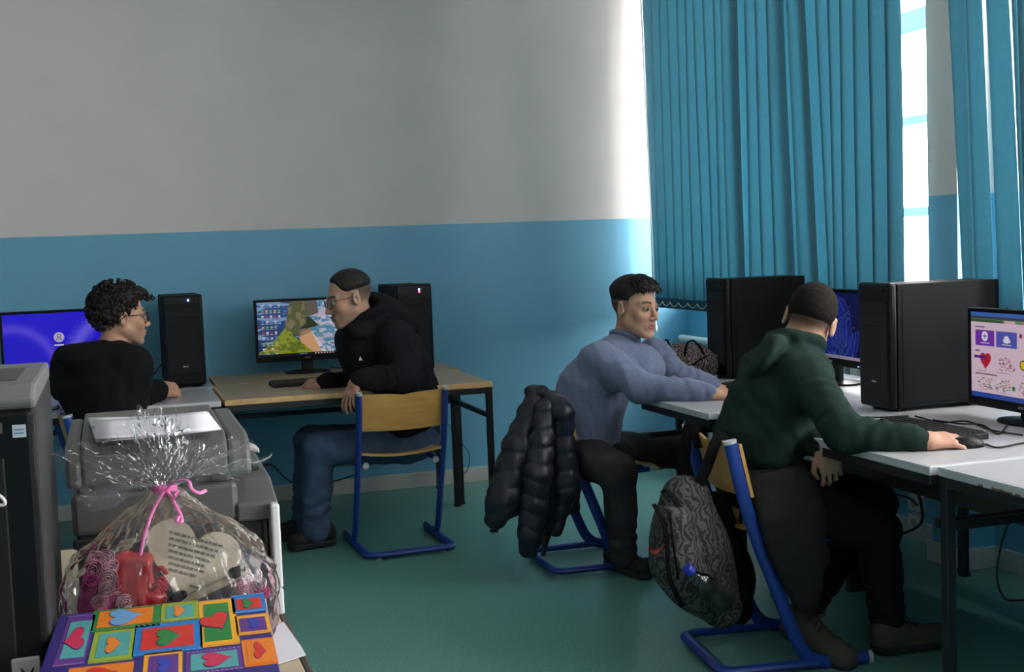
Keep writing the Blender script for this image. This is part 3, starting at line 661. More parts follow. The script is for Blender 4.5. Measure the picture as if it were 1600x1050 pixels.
cable([at(512, 570, z=T0), at(525, 575, z=T0), at(545, 573, z=T0), at(560, 568, z=T0), at(540, 566, z=T0), at(515, 568, z=T0)], 'coil of black cable on the wood desk beside the hoodie')
cable([A(408, 728, -.02), A(425, 727, -.02), A(450, 750, -.022), A(470, 755, -.022), A(520, 752, -.022), A(560, 740, -.022)], 'black cable sagging along the skirting under the wood desk', .004)
cable([A(698, 660, -.06), A(720, 690, -.06), A(733, 710, -.06), A(730, 735, -.06), A(715, 745, -.06)], 'thin cable hanging on the blue wall by the desk legs', .0025)
cable([A(1578, 812, -4.3), A(1565, 850, -4.3), A(1558, 900, -4.3), A(1570, 935, -4.3), A(1600, 938, -4.25)], 'black cable dangling under the chipped white desk', .003)
cable([at(1420, 745, x=-.24), at(1436, 775, x=-.22), at(1440, 815, x=-.25), at(1415, 832, x=-.3), at(1388, 834, x=-.3)], 'black cables drooping from the socket boxes under the desk', .006)
cable([at(1360, 760, x=-.2), at(1390, 770, x=-.2), at(1420, 778, x=-.21), at(1434, 790, x=-.21)], 'second lead plugged into the white socket boxes', .004)
so = empty('socket_box', (-.2, -2.83, .2), label='white double socket box on the wall under the desk', cat='socket')
c0 = at(1437, 785, x=-.175)
for k, dz in enumerate((.0, -.085)):
    s_ = MB().box((c0[0]-.03, c0[1]-.045, c0[2]+dz-.035), (c0[0], c0[1]+.045, c0[2]+dz+.035)).build('socket', mat('white_socket', (.6, .6, .58), .4), so, world=True, bevel=.006)
    MB().lathe([(.018, 0), (.018, .004), (.014, .004), (.014, .0005)], (c0[0]-.03, c0[1], c0[2]+dz), axis=(-1, 0, 0), seg=16).build('outlet', mat('outlet_grey', (.35, .35, .34), .5), s_, world=True)
# ------------------------------------------------------------------ chairs
M_BLUEST = mat('blue_chair_steel', (.010, .042, .26), .35, spec=.5, noise=.06, nscale=20.); M_PLY = wood_mat('beech_plywood', (.60, .345, .105), (.50, .27, .075), 2.4, .33); M_CAPG = mat('grey_plug', (.45, .45, .46), .5)
def make_chair(loc, rz, label):
    r = empty('school_chair', (loc[0], loc[1], 0), rz, label=label, cat='chair', group=None); W = .205
    path = [(-.258, .762), (-.222, .60), (-.175, .44), (-.10, .24), (-.055, .12), (-.02, .055), (.03, .024), (.10, .021), (.20, .021)]
    pts = {}
    for sx in (-1, 1):
        P = spline([(sx*W, y, z) for y, z in path], 5); p = MB().tube(P, .0225, 10, flat=.62, up=(1, 0, 0)).build('side_post', M_BLUEST, r, smooth=50)
        MB().tube([(sx*W, -.2585, .758), (sx*W, -.2605, .769)], .0232, 10, flat=.64, up=(1, 0, 0)).build('end_cap', M_CAPG, p, smooth=50)
        MB().tube([(sx*W, .198, .021), (sx*W, .212, .021)], .0232, 10, flat=.64, up=(1, 0, 0)).build('end_cap', M_CAPG, p, smooth=50)
    q = []
    for t in np.linspace(0, 1, 7): q.append((-W+.045*(1-math.cos(t*math.pi/2))-.0, -.255-.045*math.sin(t*math.pi/2), .021))
    q = [(-W, .02, .021), (-W, -.12, .021)]+q; q2 = q+[(-x, y, z) for x, y, z in q[::-1]]
    base = MB().tube(q2, .0215, 10, flat=.65, up=(0, 0, 1)).build('floor_loop', M_BLUEST, r, smooth=50)
    for sx in (-1, 1):
        MB().lathe([(.012, 0), (.012, .008)], (sx*(W-.05), -.300, 0), seg=10).build('glide', M_CAPG, base)
        MB().tube(spline([(sx*(W-.004), -.165, .415), (sx*(W-.03), -.12, .418), (sx*(W-.035), .0, .420), (sx*(W-.035), .15, .420)], 4), .012, 8).build('seat_support', M_BLUEST, r, smooth=50)
        MB().tube([(sx*(W-.036), -.175, .415), (sx*(W-.036), -.160, .415)], .016, 8).build('end_cap', M_CAPG, r, smooth=50)
    # seat and backrest: pressed plywood
    def sheet(fn, nu, nv, th):
        V = []; 
        for s in (0, 1):
            for j in range(nv):
                for i in range(nu): V.append(fn(i/(nu-1)*2-1, j/(nv-1), s*th))
        F = []; n = nu*nv
        for j in range(nv-1):
            for i in range(nu-1):
                a = j*nu+i; F.append((a, a+1, a+nu+1, a+nu)); F.append((n+a, n+a+nu, n+a+nu+1, n+a+1))
        ring = list(range(nu))+[j*nu+nu-1 for j in range(1, nv)]+[(nv-1)*nu+i for i in range(nu-2, -1, -1)]+[j*nu for j in range(nv-2, 0, -1)]
        for a, b in zip(ring, ring[1:]+ring[:1]): F.append((b, a, n+a, n+b))
        return V, F
    V, F = sheet(lambda u, v, t: (u*(.192-.02*max(0, v-.8)*5*abs(u)), -.20+.40*v, .440+.018*u*u+.012*(1-v)**2*2-.035*max(0, v-.78)**2*20-t), 17, 13, .011); obj('seat', V, F, M_PLY, r, smooth=40)
    def bk(u, v, t):
        z = .580+.180*v+.006*math.cos(u*3.1)*(v-.3); zz = -.2225-(z-.60)*.215; return (u*.212, zz-.038*(1-u*u)+.03-t+.004, z-.022*(1-v)*(u*u)*0-.018*(1-abs(u))**2*v)
    V, F = sheet(bk, 21, 9, .011); obj('backrest', V, F, M_PLY, r, smooth=40)
    for u, v in ((-.12, -.08), (.12, -.08), (-.12, .1), (.12, .1)): MB().lathe([(.007, 0), (.006, .003), (0, .004)], (u, v, .4425), seg=10).build('rivet', M_CAPG, r, smooth=40)
    return r
make_chair((-2.212, -1.315), .03, 'wood and blue steel chair with the black hoodie person\'s elbow over its back')
make_chair((-3.44, -1.385), -math.pi/2+.17, 'blue framed chair with the curly haired person, mostly hidden by the printer')
make_chair((-1.415, -2.06), -math.pi/2-.05, 'blue framed chair with the dark puffer jacket hung over its back')
make_chair((-1.330, -3.475), -math.pi/2-.125, 'wood and blue steel chair with the backpack hanging from its back')
# ------------------------------------------------------------------ puffer jacket on the chair
M_PUFF = mat('navy_puffer_nylon', (.009, .011, .021), .42, bump=.35, bscale=60., spec=.4)
pj_ = empty('puffer_jacket', (-1.80, -2.15, .06), label='dark navy quilted puffer jacket hung over a chair back behind the grey sweatshirt person', cat='jacket')
def quilt(z0, amp=.007, pitch=.070, tilt=.25):
    return lambda P: amp*(1-np.abs(np.sin(np.pi*(P[:, 2]-z0+tilt*(P[:, 0]+1.8)+.02*np.sin(P[:, 0]*20))/pitch))**.55)+.0035*np.sin(P @ np.array((70., 45., 30.)))*np.sin(P @ np.array((-40., 60., 25.)))
garment('body_panel', pj_, [cap(A(840, 618, -2.10), A(862, 640, -2.14), .030, .045), cap(A(862, 640, -2.16), A(876, 740, -2.20), .050, .062), cap(A(880, 700, -2.2), A(892, 790, -2.22), .05, .042), cap(A(870, 760, -2.22), A(848, 866, -2.24), .055, .010), cap(A(860, 622, -2.27), A(880, 648, -2.33), .036, .045), cap(A(878, 640, -2.31), A(886, 760, -2.34), .045, .058), cap(A(884, 760, -2.33), A(868, 830, -2.33), .055, .03), cap(A(838, 640, -2.08), A(850, 760, -2.10), .05, .06), cap(A(846, 625, -2.0), A(868, 720, -2.0), .05, .06)], M_PUFF, h=.006, wr=quilt(0), k=.03)
garment('sleeve', pj_, [cap(A(838, 622, -2.18), A(812, 700, -2.24), .052, .076), cap(A(812, 700, -2.24), A(787, 784, -2.28), .076, .080), cap(A(779, 795, -2.28), A(774, 810, -2.28), .056, .05)], M_PUFF, h=.006, wr=quilt(.02, tilt=-.3), k=.02)
garment('sleeve', pj_, [cap(A(852, 640, -2.28), A(840, 740, -2.34), .050, .064), cap(A(840, 740, -2.34), A(828, 840, -2.36), .064, .056), cap(A(826, 846, -2.34), A(825, 858, -2.34), .042, .04)], M_PUFF, h=.006, wr=quilt(.035, tilt=.1), k=.02)
garment('collar', pj_, [cap(A(831, 612, -2.06), A(846, 615, -2.20), .032, .032), cap(A(846, 615, -2.20), A(868, 640, -2.22), .032, .028)], M_PUFF, h=.006, wr=quilt(.01, .006), k=.02)
# ------------------------------------------------------------------ bags
def zebra(name, seed, sc, light, thr=.5):
    m = mat(name, (.01, .01, .011), .8); t = m.node_tree; b_ = t.nodes['Principled BSDF']; tc = t.nodes.new('ShaderNodeTexCoord')
    n = t.nodes.new('ShaderNodeTexWave'); n.inputs['Scale'].default_value = sc; n.inputs['Distortion'].default_value = 14; n.inputs['Detail'].default_value = 3; n.inputs['Detail Scale'].default_value = 1.6; n.inputs['Phase Offset'].default_value = seed
    r = t.nodes.new('ShaderNodeValToRGB'); r.color_ramp.elements[0].position = thr; r.color_ramp.elements[0].color = (.012, .012, .013, 1); r.color_ramp.elements[1].position = thr+.12; r.color_ramp.elements[1].color = (*light, 1)
    t.links.new(tc.outputs['Object'], n.inputs['Vector']); t.links.new(n.outputs['Fac'], r.inputs['Fac']); t.links.new(r.outputs['Color'], b_.inputs['Base Color']); return m
M_ZEB = zebra('black_grey_print', 1.3, 15., (.080, .072, .072)); M_SCRIB = zebra('black_scribble_print', 4.1, 24., (.22, .16, .15)); M_WEB = mat('black_webbing', (.006, .006, .007), .95, bump=.3, bscale=500., spec=.08)
bp = empty('backpack', (-1.72, -3.47, .12), label='black and grey patterned backpack hanging from the near chair back', cat='backpack')
ya = -3.52
p0, p1, p2 = A(1072, 782, ya), A(1080, 870, ya), A(1128, 950, ya)
mb_ = garment('main_body', bp, [ell(p1+(0, 0, 0), (.125, .13, .20), frame((0, 1, 0), (-.28, 0, 1))), cap(p0, p1, .085, .12), cap(p1, p2, .12, .065)], M_ZEB, h=.007, k=.05, wr=wrinkle(31, .005))
fp_ = garment('front_pocket', bp, [cap(A(1055, 815, -3.62), A(1062, 890, -3.63), .06, .075), cap(A(1062, 880, -3.63), A(1092, 930, -3.63), .07, .05)], M_ZEB, h=.007, k=.04, wr=wrinkle(32, .004))
garment('back_panel', bp, [cap(A(1112, 800, -3.46), A(1136, 900, -3.46), .07, .085), cap(A(1136, 900, -3.48), A(1150, 950, -3.5), .085, .055)], M_WEB, h=.008, k=.04, wr=wrinkle(33, .004))
garment('side_pocket', bp, [cap(A(1113, 924, -3.72), A(1127, 938, -3.71), .038, .040), cap(A(1111, 924, -3.66), A(1127, 938, -3.66), .040, .041)], mat('black_mesh_pocket', (.008, .008, .009), .8, bump=.6, bscale=900.), h=.006, k=.02)
def strap(P, w, th, name, parent, m=M_WEB, up=None):
    b = MB(); b.tube(spline(P, 6), w, 8, flat=th, up=up); return b.build(name, m, parent, world=True, smooth=60)
strap([A(1066, 772, -3.42), A(1070, 715, -3.36), A(1076, 668, -3.36), A(1086, 668, -3.36), A(1093, 700, -3.38)], .020, .22, 'shoulder_strap', bp, up=(.3, 1, 0))
strap([A(1084, 772, -3.56), A(1102, 735, -3.58), A(1120, 688, -3.56), A(1134, 684, -3.54), A(1152, 712, -3.54), A(1160, 760, -3.52), A(1156, 830, -3.5)], .020, .22, 'shoulder_strap', bp, up=(.3, 1, 0))
strap([A(1035, 768, -3.58), A(1044, 768, -3.60), A(1062, 792, -3.64), A(1078, 812, -3.66)], .012, .35, 'grab_handle', bp)
strap([A(1046, 800, -3.66), A(1052, 850, -3.71), A(1060, 905, -3.70)], .004, 1., 'zipper', bp); strap([A(1070, 800, -3.66), A(1086, 850, -3.66), A(1094, 900, -3.65)], .004, 1., 'zipper', bp)
strap([A(1022, 788, -3.60), A(1040, 830, -3.68), A(1046, 900, -3.71), A(1066, 948, -3.66)], .008, .4, 'side_strap', bp)
from mathutils.bvhtree import BVHTree
def hit_on(o, px, py, out=.002):
    """the point of a world-space part where a line of sight through the pixel meets it"""
    off = OFF.get(o.name, np.zeros(3)); bv = BVHTree.FromPolygons([tuple(np.array(v.co)+off) for v in o.data.vertices], [tuple(p.vertices) for p in o.data.polygons])
    def f(px, py):
        d = nrm(FV*FPX+RV*(px-800)-UV*(py-525)); h, n, k, l = bv.ray_cast(Vector(CAM), Vector(d)); return None if h is None else np.array(h)+np.array(n)*out
    return f(px, py) if px is not None else f
hf = hit_on(fp_, None, None); hb_ = hit_on(mb_, None, None)
def hb2(x, y):
    a, b = hf(x, y), hb_(x, y); c = [v for v in (a, b) if v is not None]; return min(c, key=lambda v: np.linalg.norm(v-CAM)) if c else A(x, y, -3.65)
up_l, lo_l = [], []
for t in np.linspace(0, 1, 13):
    cx_, cy_ = 1015+23*t, 849+11*math.sin(math.pi*min(1, .15+t*.75))-1*t
    wd = .6+7.5*math.sin(math.pi*min(1, t*.85+.12))**1.2*(1-t)**.35
    up_l.append(hb2(cx_, cy_)); lo_l.append(hb2(cx_-1.5*(1-t), cy_+wd))
sb = MB(); sb.add(up_l+lo_l, [(i, 13+i, 14+i, i+1) for i in range(12)]); eo = sb.build('orange_emblem', mat('orange_print', (.60, .07, .03), .7), bp, world=True); eo.modifiers.new('thick', 'SOLIDIFY').thickness = .003
bo = empty('water_bottle', (*A(1100, 915, -3.78)[:2], .25), label='clear plastic water bottle with blue cap in the backpack\'s side pocket', cat='bottle')
b0 = A(1079, 893, -3.735); b1 = A(1133, 946, -3.72); dv = nrm(b1-b0); L = np.linalg.norm(b1-b0)
M_PET = clear_mat('clear_plastic', (.94, .96, .97), gloss=.42, rough=.08, bump=.3, bscale=40.)
MB().lathe([(.012, 0), (.013, .012), (.028, .045), (.034, .06), (.034, L*.5), (.031, L*.55), (.034, L*.6), (.034, L-.006), (.028, L), (.006, L-.006)], b0, axis=dv, seg=20).build('bottle_body', M_PET, bo, world=True, smooth=40)
MB().lathe([(.010, .005), (.0165, .004), (.0165, -.018), (.015, -.02), (0, -.02)], b0, axis=dv, seg=18).build('bottle_cap', mat('blue_cap', (.015, .035, .42), .4), bo, world=True, smooth=40)
gb = empty('patterned_bag', (-.80, -1.80, TZ), label='black bag with pale scribble print lying on the corner desk', cat='bag')
yb = -1.82
garment('bag_body', gb, [cap(A(1052, 566, yb), A(1096, 574, yb), .055, .075), cap(A(1058, 552, yb+.05), A(1088, 556, yb+.05), .05, .06), ell(A(1078, 568, yb), (.13, .11, .085))], M_SCRIB, h=.007, k=.03, wr=wrinkle(41, .007))
strap([A(1070, 556, yb-.08), A(1073, 538, yb-.09), A(1082, 532, yb-.08), A(1092, 540, yb-.09), A(1100, 554, yb-.08)], .010, .4, 'carry_handle', gb)
strap([A(1036, 552, yb), A(1036, 536, yb), A(1042, 531, yb), A(1046, 540, yb), A(1050, 552, yb)], .010, .4, 'carry_handle', gb)
strap([A(1072, 578, yb-.12), A(1088, 566, yb-.13), A(1104, 556, yb-.12)], .010, .4, 'flap_strap', gb)
# ------------------------------------------------------------------ people
SKIN = vmat('skin', .55, sss=.12, spec=.35); HAIRM = mat('dark_hair', (.012, .009, .008), .6, bump=.5, bscale=260., spec=.3)
def smn(a, b, k): h = np.clip(.5+.5*(b-a)/k, 0, 1); return b*(1-h)+a*h-k*h*(1-h)
def smx(a, b, k): return -smn(-a, -b, k)
CRAN = ((0, -.018, .034), (.0745, .096, .086))
def head_fn(q):
    E_ = lambda c, r: ell(c, r)[0](q); C_ = lambda a, b, r1, r2: cap(a, b, r1, r2)[0](q)
    ab = q.copy(); ab[:, 0] = np.abs(ab[:, 0])
    Es = lambda c, r: ell(c, r)[0](ab); Cs = lambda a, b, r1, r2: cap(a, b, r1, r2)[0](ab)
    d = E_(*CRAN)
    d = smn(d, E_((0, .028, -.035), (.059, .062, .080)), .03)
    d = smn(d, Cs((.050, -.002, -.055), (.018, .068, -.104), .018, .014), .030)
    d = smn(d, E_((0, .076, -.106), (.020, .015, .014)), .016)
    d = smn(d, Cs((.012, .084, .021), (.044, .066, .020), .0105, .009), .016)
    d = smn(d, Es((.043, .060, -.026), (.019, .020, .017)), .022)
    d = smx(d, -Es((.0315, .0985, .001), (.019, .016, .0125)), .010)
    d = smn(d, C_((0, .086, .012), (0, .109, -.034), .0065, .0098), .010)
    d = smn(d, Es((.0115, .098, -.039), (.0075, .010, .007)), .007)
    d = smx(d, -Es((.006, .102, -.047), (.0035, .005, .003)), .003)
    d = smn(d, E_((0, .078, -.070), (.027, .017, .022)), .014)
    d = smn(d, Cs((.022, .081, -.0675), (.004, .0965, -.0625), .0035, .0052), .005)
    d = smn(d, Cs((.020, .080, -.0725), (.0, .0945, -.0760), .0035, .0062), .005)
    d = smx(d, -Cs((.024, .084, -.0695), (.0, .103, -.0695), .0012, .0022), .002)
    # lids
    d = smn(d, Cs((.018, .086, .002), (.031, .0925, .0088), .0022, .0026), .004)
    d = smn(d, Cs((.031, .0925, .0088), (.046, .080, .002), .0026, .002), .004)
    d = smn(d, Cs((.019, .085, -.003), (.032, .090, -.0075), .002, .002), .004)
    d = smn(d, Cs((.032, .090, -.0075), (.045, .079, -.001), .002, .002), .004)
    # ears
    t = .35; M = np.array([[math.cos(t), math.sin(t), 0], [-math.sin(t), math.cos(t), 0], [0, 0, 1]])
    e = ell((.0795, -.014, -.006), (.0075, .0195, .032), M)[0](ab)
    e = smx(e, -ell((.088, -.010, -.004), (.008, .0115, .021), M)[0](ab), .004)
    e = smn(e, Es((.0755, .000, -.012), (.006, .005, .008)), .005)
    d = smn(d, e, .006)
    # neck
    d = smn(d, C_((0, -.030, -.060), (0, -.040, -.150), .052, .054), .025)
    return d
def zb(q):
    """height of the hair line at each point of the head"""
    return np.interp(q[:, 1], [-.12, -.09, -.03, -.022, .004, .016, .022, .040, .052, .070, .09], [-.062, -.062, -.050, -.012, -.012, -.020, .012, .030, .062, .078, .080])
def head_prim(c, M, s):
    c = np.array(c, float)
    return (lambda P: head_fn(((P-c) @ M)/s)*s), c-.16*s, c+.16*s
def head_color(q, o):
    n = len(q); sk = np.array(o.get('skin', (.47, .27, .185))); col = np.tile(sk, (n, 1)).astype(np.float64)
    sm = lambda x, a, b: np.clip((x-a)/(b-a), 0, 1)**2*(3-2*np.clip((x-a)/(b-a), 0, 1))
    mix = lambda c, f: col*(1-f[:, None])+np.array(c)*f[:, None]
    ax = np.abs(q[:, 0]); y = q[:, 1]; z = q[:, 2]
    rn = np.sin(q @ np.array((900., 700., 800.)))*np.sin(q @ np.array((-650., 820., 540.)))
    hd = q[:, 2] > -.16
    col = np.where(((np.abs(ax-.045) < .03) & (y > .03) & (np.abs(z+.03) < .03))[:, None], col*np.array((1.04, .95, .93)), col)
    beard = sm(y, -.02, .03)*sm(-z, .035, .07)*(1-sm(-z, .11, .16))*o.get('beard', .25)*(.8+.2*rn)
    must = (1-sm(ax, .022, .028))*sm(y, .08, .086)*(1-sm(np.abs(z+.055), .004, .009))*o.get('must', .3)
    col = mix((.10, .07, .055), np.clip(np.maximum(beard, must), 0, 1)*hd)
    lip = (1-sm(ax, .021, .025))*sm(y, .079, .084)*(1-sm(np.abs(z+.0695), .0085, .0115))
    col = mix(o.get('lip', (.32, .13, .11)), lip*.8)
    brz = .0235+.004*(1-((ax-.032)/.02)**2)
    brow = (1-sm(np.abs(z-brz), .0035, .0062))*sm(ax, .010, .015)*(1-sm(ax, .047, .054))*sm(y, .055, .065)
    col = mix((.022, .016, .013), brow*.92)
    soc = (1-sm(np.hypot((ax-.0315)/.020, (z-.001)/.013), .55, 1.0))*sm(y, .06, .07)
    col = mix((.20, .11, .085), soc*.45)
    fd = o.get('fade', .05); f = sm((z-zb(q))/fd, 0, 1)*o.get('scalp', .9)*(z > -.08)
    f = f*(np.abs(q[:, 0]) < .0765)*(.88+.12*rn)
    f = np.where((ax > .073) & (y > -.04) & (y < .012) & (z < .028), 0, f)
    col = mix(o.get('hair', (.022, .016, .013)), np.clip(f, 0, 1))
    return col
def hair_cap(c, M, s, T, fade, noise=.0012, front=0., seed=1, wave=260., zmin=-1.):
    c = np.array(c, float); rs = np.random.RandomState(seed); K = rs.normal(size=(6, 3))*wave; ph = rs.uniform(0, 6.28, 6)
    def fn(P):
        q = ((P-c) @ M)/s
        d = ell(*CRAN)[0](q)
        t = np.clip((q[:, 2]-np.maximum(zb(q), zmin)-.004)/fade, 0, 1); t = t*t*(3-2*t)
        th = T*t-.006*(1-t)
        if front: th = th+front*np.clip((q[:, 1]-.02)/.06, 0, 1)*np.clip((q[:, 2]-.075)/.02, 0, 1)
        n = 0
        for i in range(6): n = n+np.sin(q @ K[i]+ph[i])
        return (d-th-noise*n*t)*s
    return fn, c-.19*s, c+.19*s
def hand_fn(q, curl, spread=.12, thumb=.6, mir=1.):
    """wrist at 0, fingers along +y, thumb on +x, back of the hand +z"""
    q = q.copy(); q[:, 0] *= mir
    d = rbx((.002, .046, 0), (.038, .044, .0125), .012)[0](q)
    d = smn(d, cap((0, -.010, 0), (.001, .02, 0), .0260, .026)[0](q/np.array((1, 1, 1.0))), .02)
    fing = None
    for i, (x, ln, r) in enumerate([(.029, .076, .0088), (.0095, .085, .009), (-.0105, .079, .0086), (-.0285, .061, .0076)]):
        a = curl[i] if isinstance(curl, (list, tuple)) else curl; p = np.array((x, .086-abs(i-1)*.003, .0)); az = -spread*(i-1.2)
        pts = [p]; ang = 0
        for j, (fr, sh) in enumerate([(.46, .75), (.30, 1.0), (.24, .75)]):
            ang += a*sh; st = np.array((math.sin(az)*math.cos(ang), math.cos(az)*math.cos(ang), -math.sin(ang)))
            pts.append(pts[-1]+st*ln*fr)
        f = None
        for j in range(3):
            e = cap(pts[j], pts[j+1], r*(1-.07*j), r*(.93-.09*j))[0](q); f = e if f is None else smn(f, e, .003)
        fing = f if fing is None else np.minimum(fing, f)
    d = smn(d, fing, .006)
    tp = [np.array((.024, .018, -.006)), np.array((.045, .046, -.014)), np.array((.045+.020*(1-thumb*.8), .076, -.018-.014*thumb)), np.array((.045+.018*(1-thumb*1.6), .100, -.020-.024*thumb))]
    t = smn(cap(tp[0], tp[1], .015, .0115)[0](q), cap(tp[1], tp[2], .0112, .0098)[0](q), .005); t = smn(t, cap(tp[2], tp[3], .0098, .008)[0](q), .004)
    return smn(d, t, .008)
def hand_prim(w, f, dors, curl, right, s=1.0, **k):
    w = np.array(w, float); f = nrm(f); z = np.array(dors, float); z = nrm(z-f*(z @ f)); x = np.cross(f, z); M = np.stack([x, f, z], -1)
    # seen from above (dorsal up, fingers away) a right hand has its thumb on the left (-x)
    mir = -1. if right else 1.
    return (lambda P: hand_fn(((P-w) @ M)/s, curl, mir=mir, **k)*s), w-.04+np.minimum(0, f*.19*s)-.07, w+.04+np.maximum(0, f*.19*s)+.07
def lay_person(name, J, o, label, group=None):
    """J: joints in world space. returns root"""
    lo = np.min([v for v in J['_all']], 0)-.22; hi = np.max([v for v in J['_all']], 0)+.22
    root = empty(name, (J['pelvis'][0], J['pelvis'][1], 0.), label=label, cat='person')
    hc, hM, hs = J['head'], frame(J['face'], J['up']), o.get('hs', 1.05)
    fine = [(hc-.15*hs, hc+.15*hs, .0027)]
    for h in J['hands']: fine.append((h['w']+np.minimum(0, nrm(h['f'])*.2)-.06, h['w']+np.maximum(0, nrm(h['f'])*.2)+.06, .0030))
    B = Field(lo, hi, .013, fine)
    st = J['torso']; B.add(loft([(c, l, f, a*.80, b*.80) for c, l, f, a, b in st]), .03)
    B.add(cap(st[-1][0]-nrm(st[-1][0]-st[0][0])*.05, hc+hM @ np.array((0, -.04, -.13))*hs, .075, .054*hs), .05)
    for sd in 'RL':
        sh, el, wr = J['sh'+sd], J['el'+sd], J['wr'+sd]; hp, kn, an, to = J['hip'+sd], J['kn'+sd], J['an'+sd], J['toe'+sd]
        B.add(cap(sh, el, .047, .037), .03); B.add(cap(el, el+(wr-el)*.35, .038, .038), .02); B.add(cap(el+(wr-el)*.3, wr, .038, .0255), .02)
        B.add(cap(hp, kn, .078, .054), .04); B.add(cap(kn, kn+(an-kn)*.35, .052, .050), .02); B.add(cap(kn+(an-kn)*.3, an, .05, .034), .02)
        B.add(cap(an-(0, 0, .04), an+(to-an)*.3-(0, 0, .03), .026, .015), .01)
    B.add(head_prim(hc, hM, hs), .02)
    for h in J['hands']:
        p = hand_prim(h['w'], h['f'], h['d'], h['c'], h['right'], h.get('s', 1.), **h.get('k', {})); B.add(p, .008)
    V, Q = B.mesh(); q = ((V-hc) @ hM)/hs
    col = np.tile(np.array(o.get('skin', (.47, .27, .185))), (len(V), 1)); m = np.linalg.norm(V-hc, axis=1) < .19*hs
    col[m] = head_color(q[m], o)
    for h in J['hands']:
        mm = np.linalg.norm(V-h['w']-nrm(h['f'])*.1, axis=1) < .13; col[mm] = col[mm]*np.array((1.02, .95, .93))
    obj('body', V, Q, SKIN, root, world=True, smooth=180, col=col)
    # eyes
    for sx in (-1, 1):
        b = MB(); c = hc+hM @ np.array((sx*.0315, .0805, .0008))*hs; r = .0118*hs; n1, n2 = 14, 9
        V = []; C = []; ay = nrm(hM @ np.array((-sx*.06+o.get('gaze', 0), 1, o.get('gz', -.05))))
        t = nrm(np.cross(ay, (0, 0, 1))); u = np.cross(t, ay)
        for i in range(n2+1):
            a = math.pi*i/n2*.62
            for j in range(n1):
                bta = 2*math.pi*j/n1; V.append(c+r*(ay*math.cos(a)+math.sin(a)*(t*math.cos(bta)+u*math.sin(bta))))
                C.append((.008, .006, .005) if i <= 2 else (.06, .033, .02) if i <= 3 else (.36, .33, .31))
        F = [(i*n1+j, i*n1+(j+1) % n1, (i+1)*n1+(j+1) % n1, (i+1)*n1+j) for i in range(n2) for j in range(n1)]
        obj('eye', V, F, vmat('eyeball', .15), root, world=True, smooth=180, col=np.array(C))
    return root
def shoe(name, root, heel, toe, m, msole, up=None, collar=None, w=.043):
    heel = np.array(heel, float); toe = np.array(toe, float); d = nrm(toe-heel); u = np.array((0, 0, 1.)); u = nrm(u-d*(u @ d)); lat = np.cross(d, u)
    L = np.linalg.norm(toe-heel); M = np.stack([lat, d, u], -1)
    H = heel+d*.045; T = toe-d*.045
    pr = [cap(H+u*.045, T+u*.036, w, w*.92), cap(H+u*.055, H+d*.05+u*.075, .043, .036), cap(H+d*.03+u*.06, H+d*.11+u*.045, .04, .038),
          (cap(H+u*.075, (collar if collar is not None else H+u*.11+d*.01), .043, .042), .02)]
    G = Field(np.minimum(heel, toe)-.1, np.maximum(heel, toe)+.16, .006)
    for p in pr: G.add(p[0] if isinstance(p[0], tuple) else p, .02)
    G.add(rbx(H+d*(L/2-.05)-u*.30+u*.012, (.3, .5, .30), .001, M), .004, 's')
    V, Q = G.mesh(); s = obj(name, V, Q, m, root, world=True, smooth=180)
    S_ = Field(np.minimum(heel, toe)-.08, np.maximum(heel, toe)+.1, .006)
    S_.add(cap(H+u*.03, T+u*.03, w+.004, w), .01); S_.add(rbx(H+d*(L/2-.05)+u*(.030+.2), (.3, .5, .2), .001, M), .003, 's'); S_.add(rbx(H+d*(L/2-.05)-u*.2, (.3, .5, .2), .001, M), .003, 's')
    V, Q = S_.mesh(); obj('sole', V, Q, msole, s, world=True, smooth=50)
    b = MB()
    for i in range(5):
        c = H+d*(.055+.02*i)+u*(.107-.0085*i)
        b.tube(spline([c-lat*.028-u*.006, c+u*.003, c+lat*.028-u*.006+d*.008], 4), .003, 5)
    c = H+d*.05+u*.112
    for sx in (-1, 1):
        b.tube(spline([c, c+lat*.025*sx+u*.02, c+lat*.045*sx+d*.02, c+lat*.02*sx+d*.01-u*.005], 5), .0022, 5)
    b.build('shoelace', mat('black_lace', (.02, .019, .018), .8), s, world=True, smooth=180); OFF
    return s
def glasses(root, hc, hM, hs, m, mlens, r=.0215, rim=.0016):
    P = lambda x, y, z: hc+hM @ np.array((x, y, z))*hs
    g = MB()
    for sx in (-1, 1):
        ring = []
        for j in range(24):
            a = 2*math.pi*j/24; ca, sa = math.cos(a), math.sin(a); n = 3.2
            rr = 1/(abs(ca)**n+abs(sa)**n)**(1/n)
            ring.append(P(sx*(.033+r*1.12*rr*ca), .1035-.22*max(0, (.033+r*1.12*rr*ca)-.02), -.001+r*.86*rr*sa))
        g.tube(ring, rim, 6, closed=True)
        e = P(sx*.057, .0945, .008)
        g.tube(spline([e, P(sx*.071, .08, .009), P(sx*.0815, .02, .006), P(sx*.0825, -.008, .003), P(sx*.080, -.028, -.02)], 5), rim*.9, 6)
    g.tube(spline([P(-.0095, .1045, .004), P(0, .108, .007), P(.0095, .1045, .004)], 4), rim, 6)
    go = g.build('glasses', m, root, world=True, smooth=60)
    for sx in (-1, 1):
        V = [P(sx*.033, .1032, -.001)]
        for j in range(24):
            a = 2*math.pi*j/24; ca, sa = math.cos(a), math.sin(a); n = 3.2; rr = 1/(abs(ca)**n+abs(sa)**n)**(1/n)
            V.append(P(sx*(.033+r*1.12*rr*ca), .1035-.22*max(0, (.033+r*1.12*rr*ca)-.02), -.001+r*.86*rr*sa))
        obj('lens', V, [(0, j+1, (j+1) % 24+1) for j in range(24)], mlens, go, world=True)
    return go
LENS = clear_mat('lens_glass', gloss=.08)
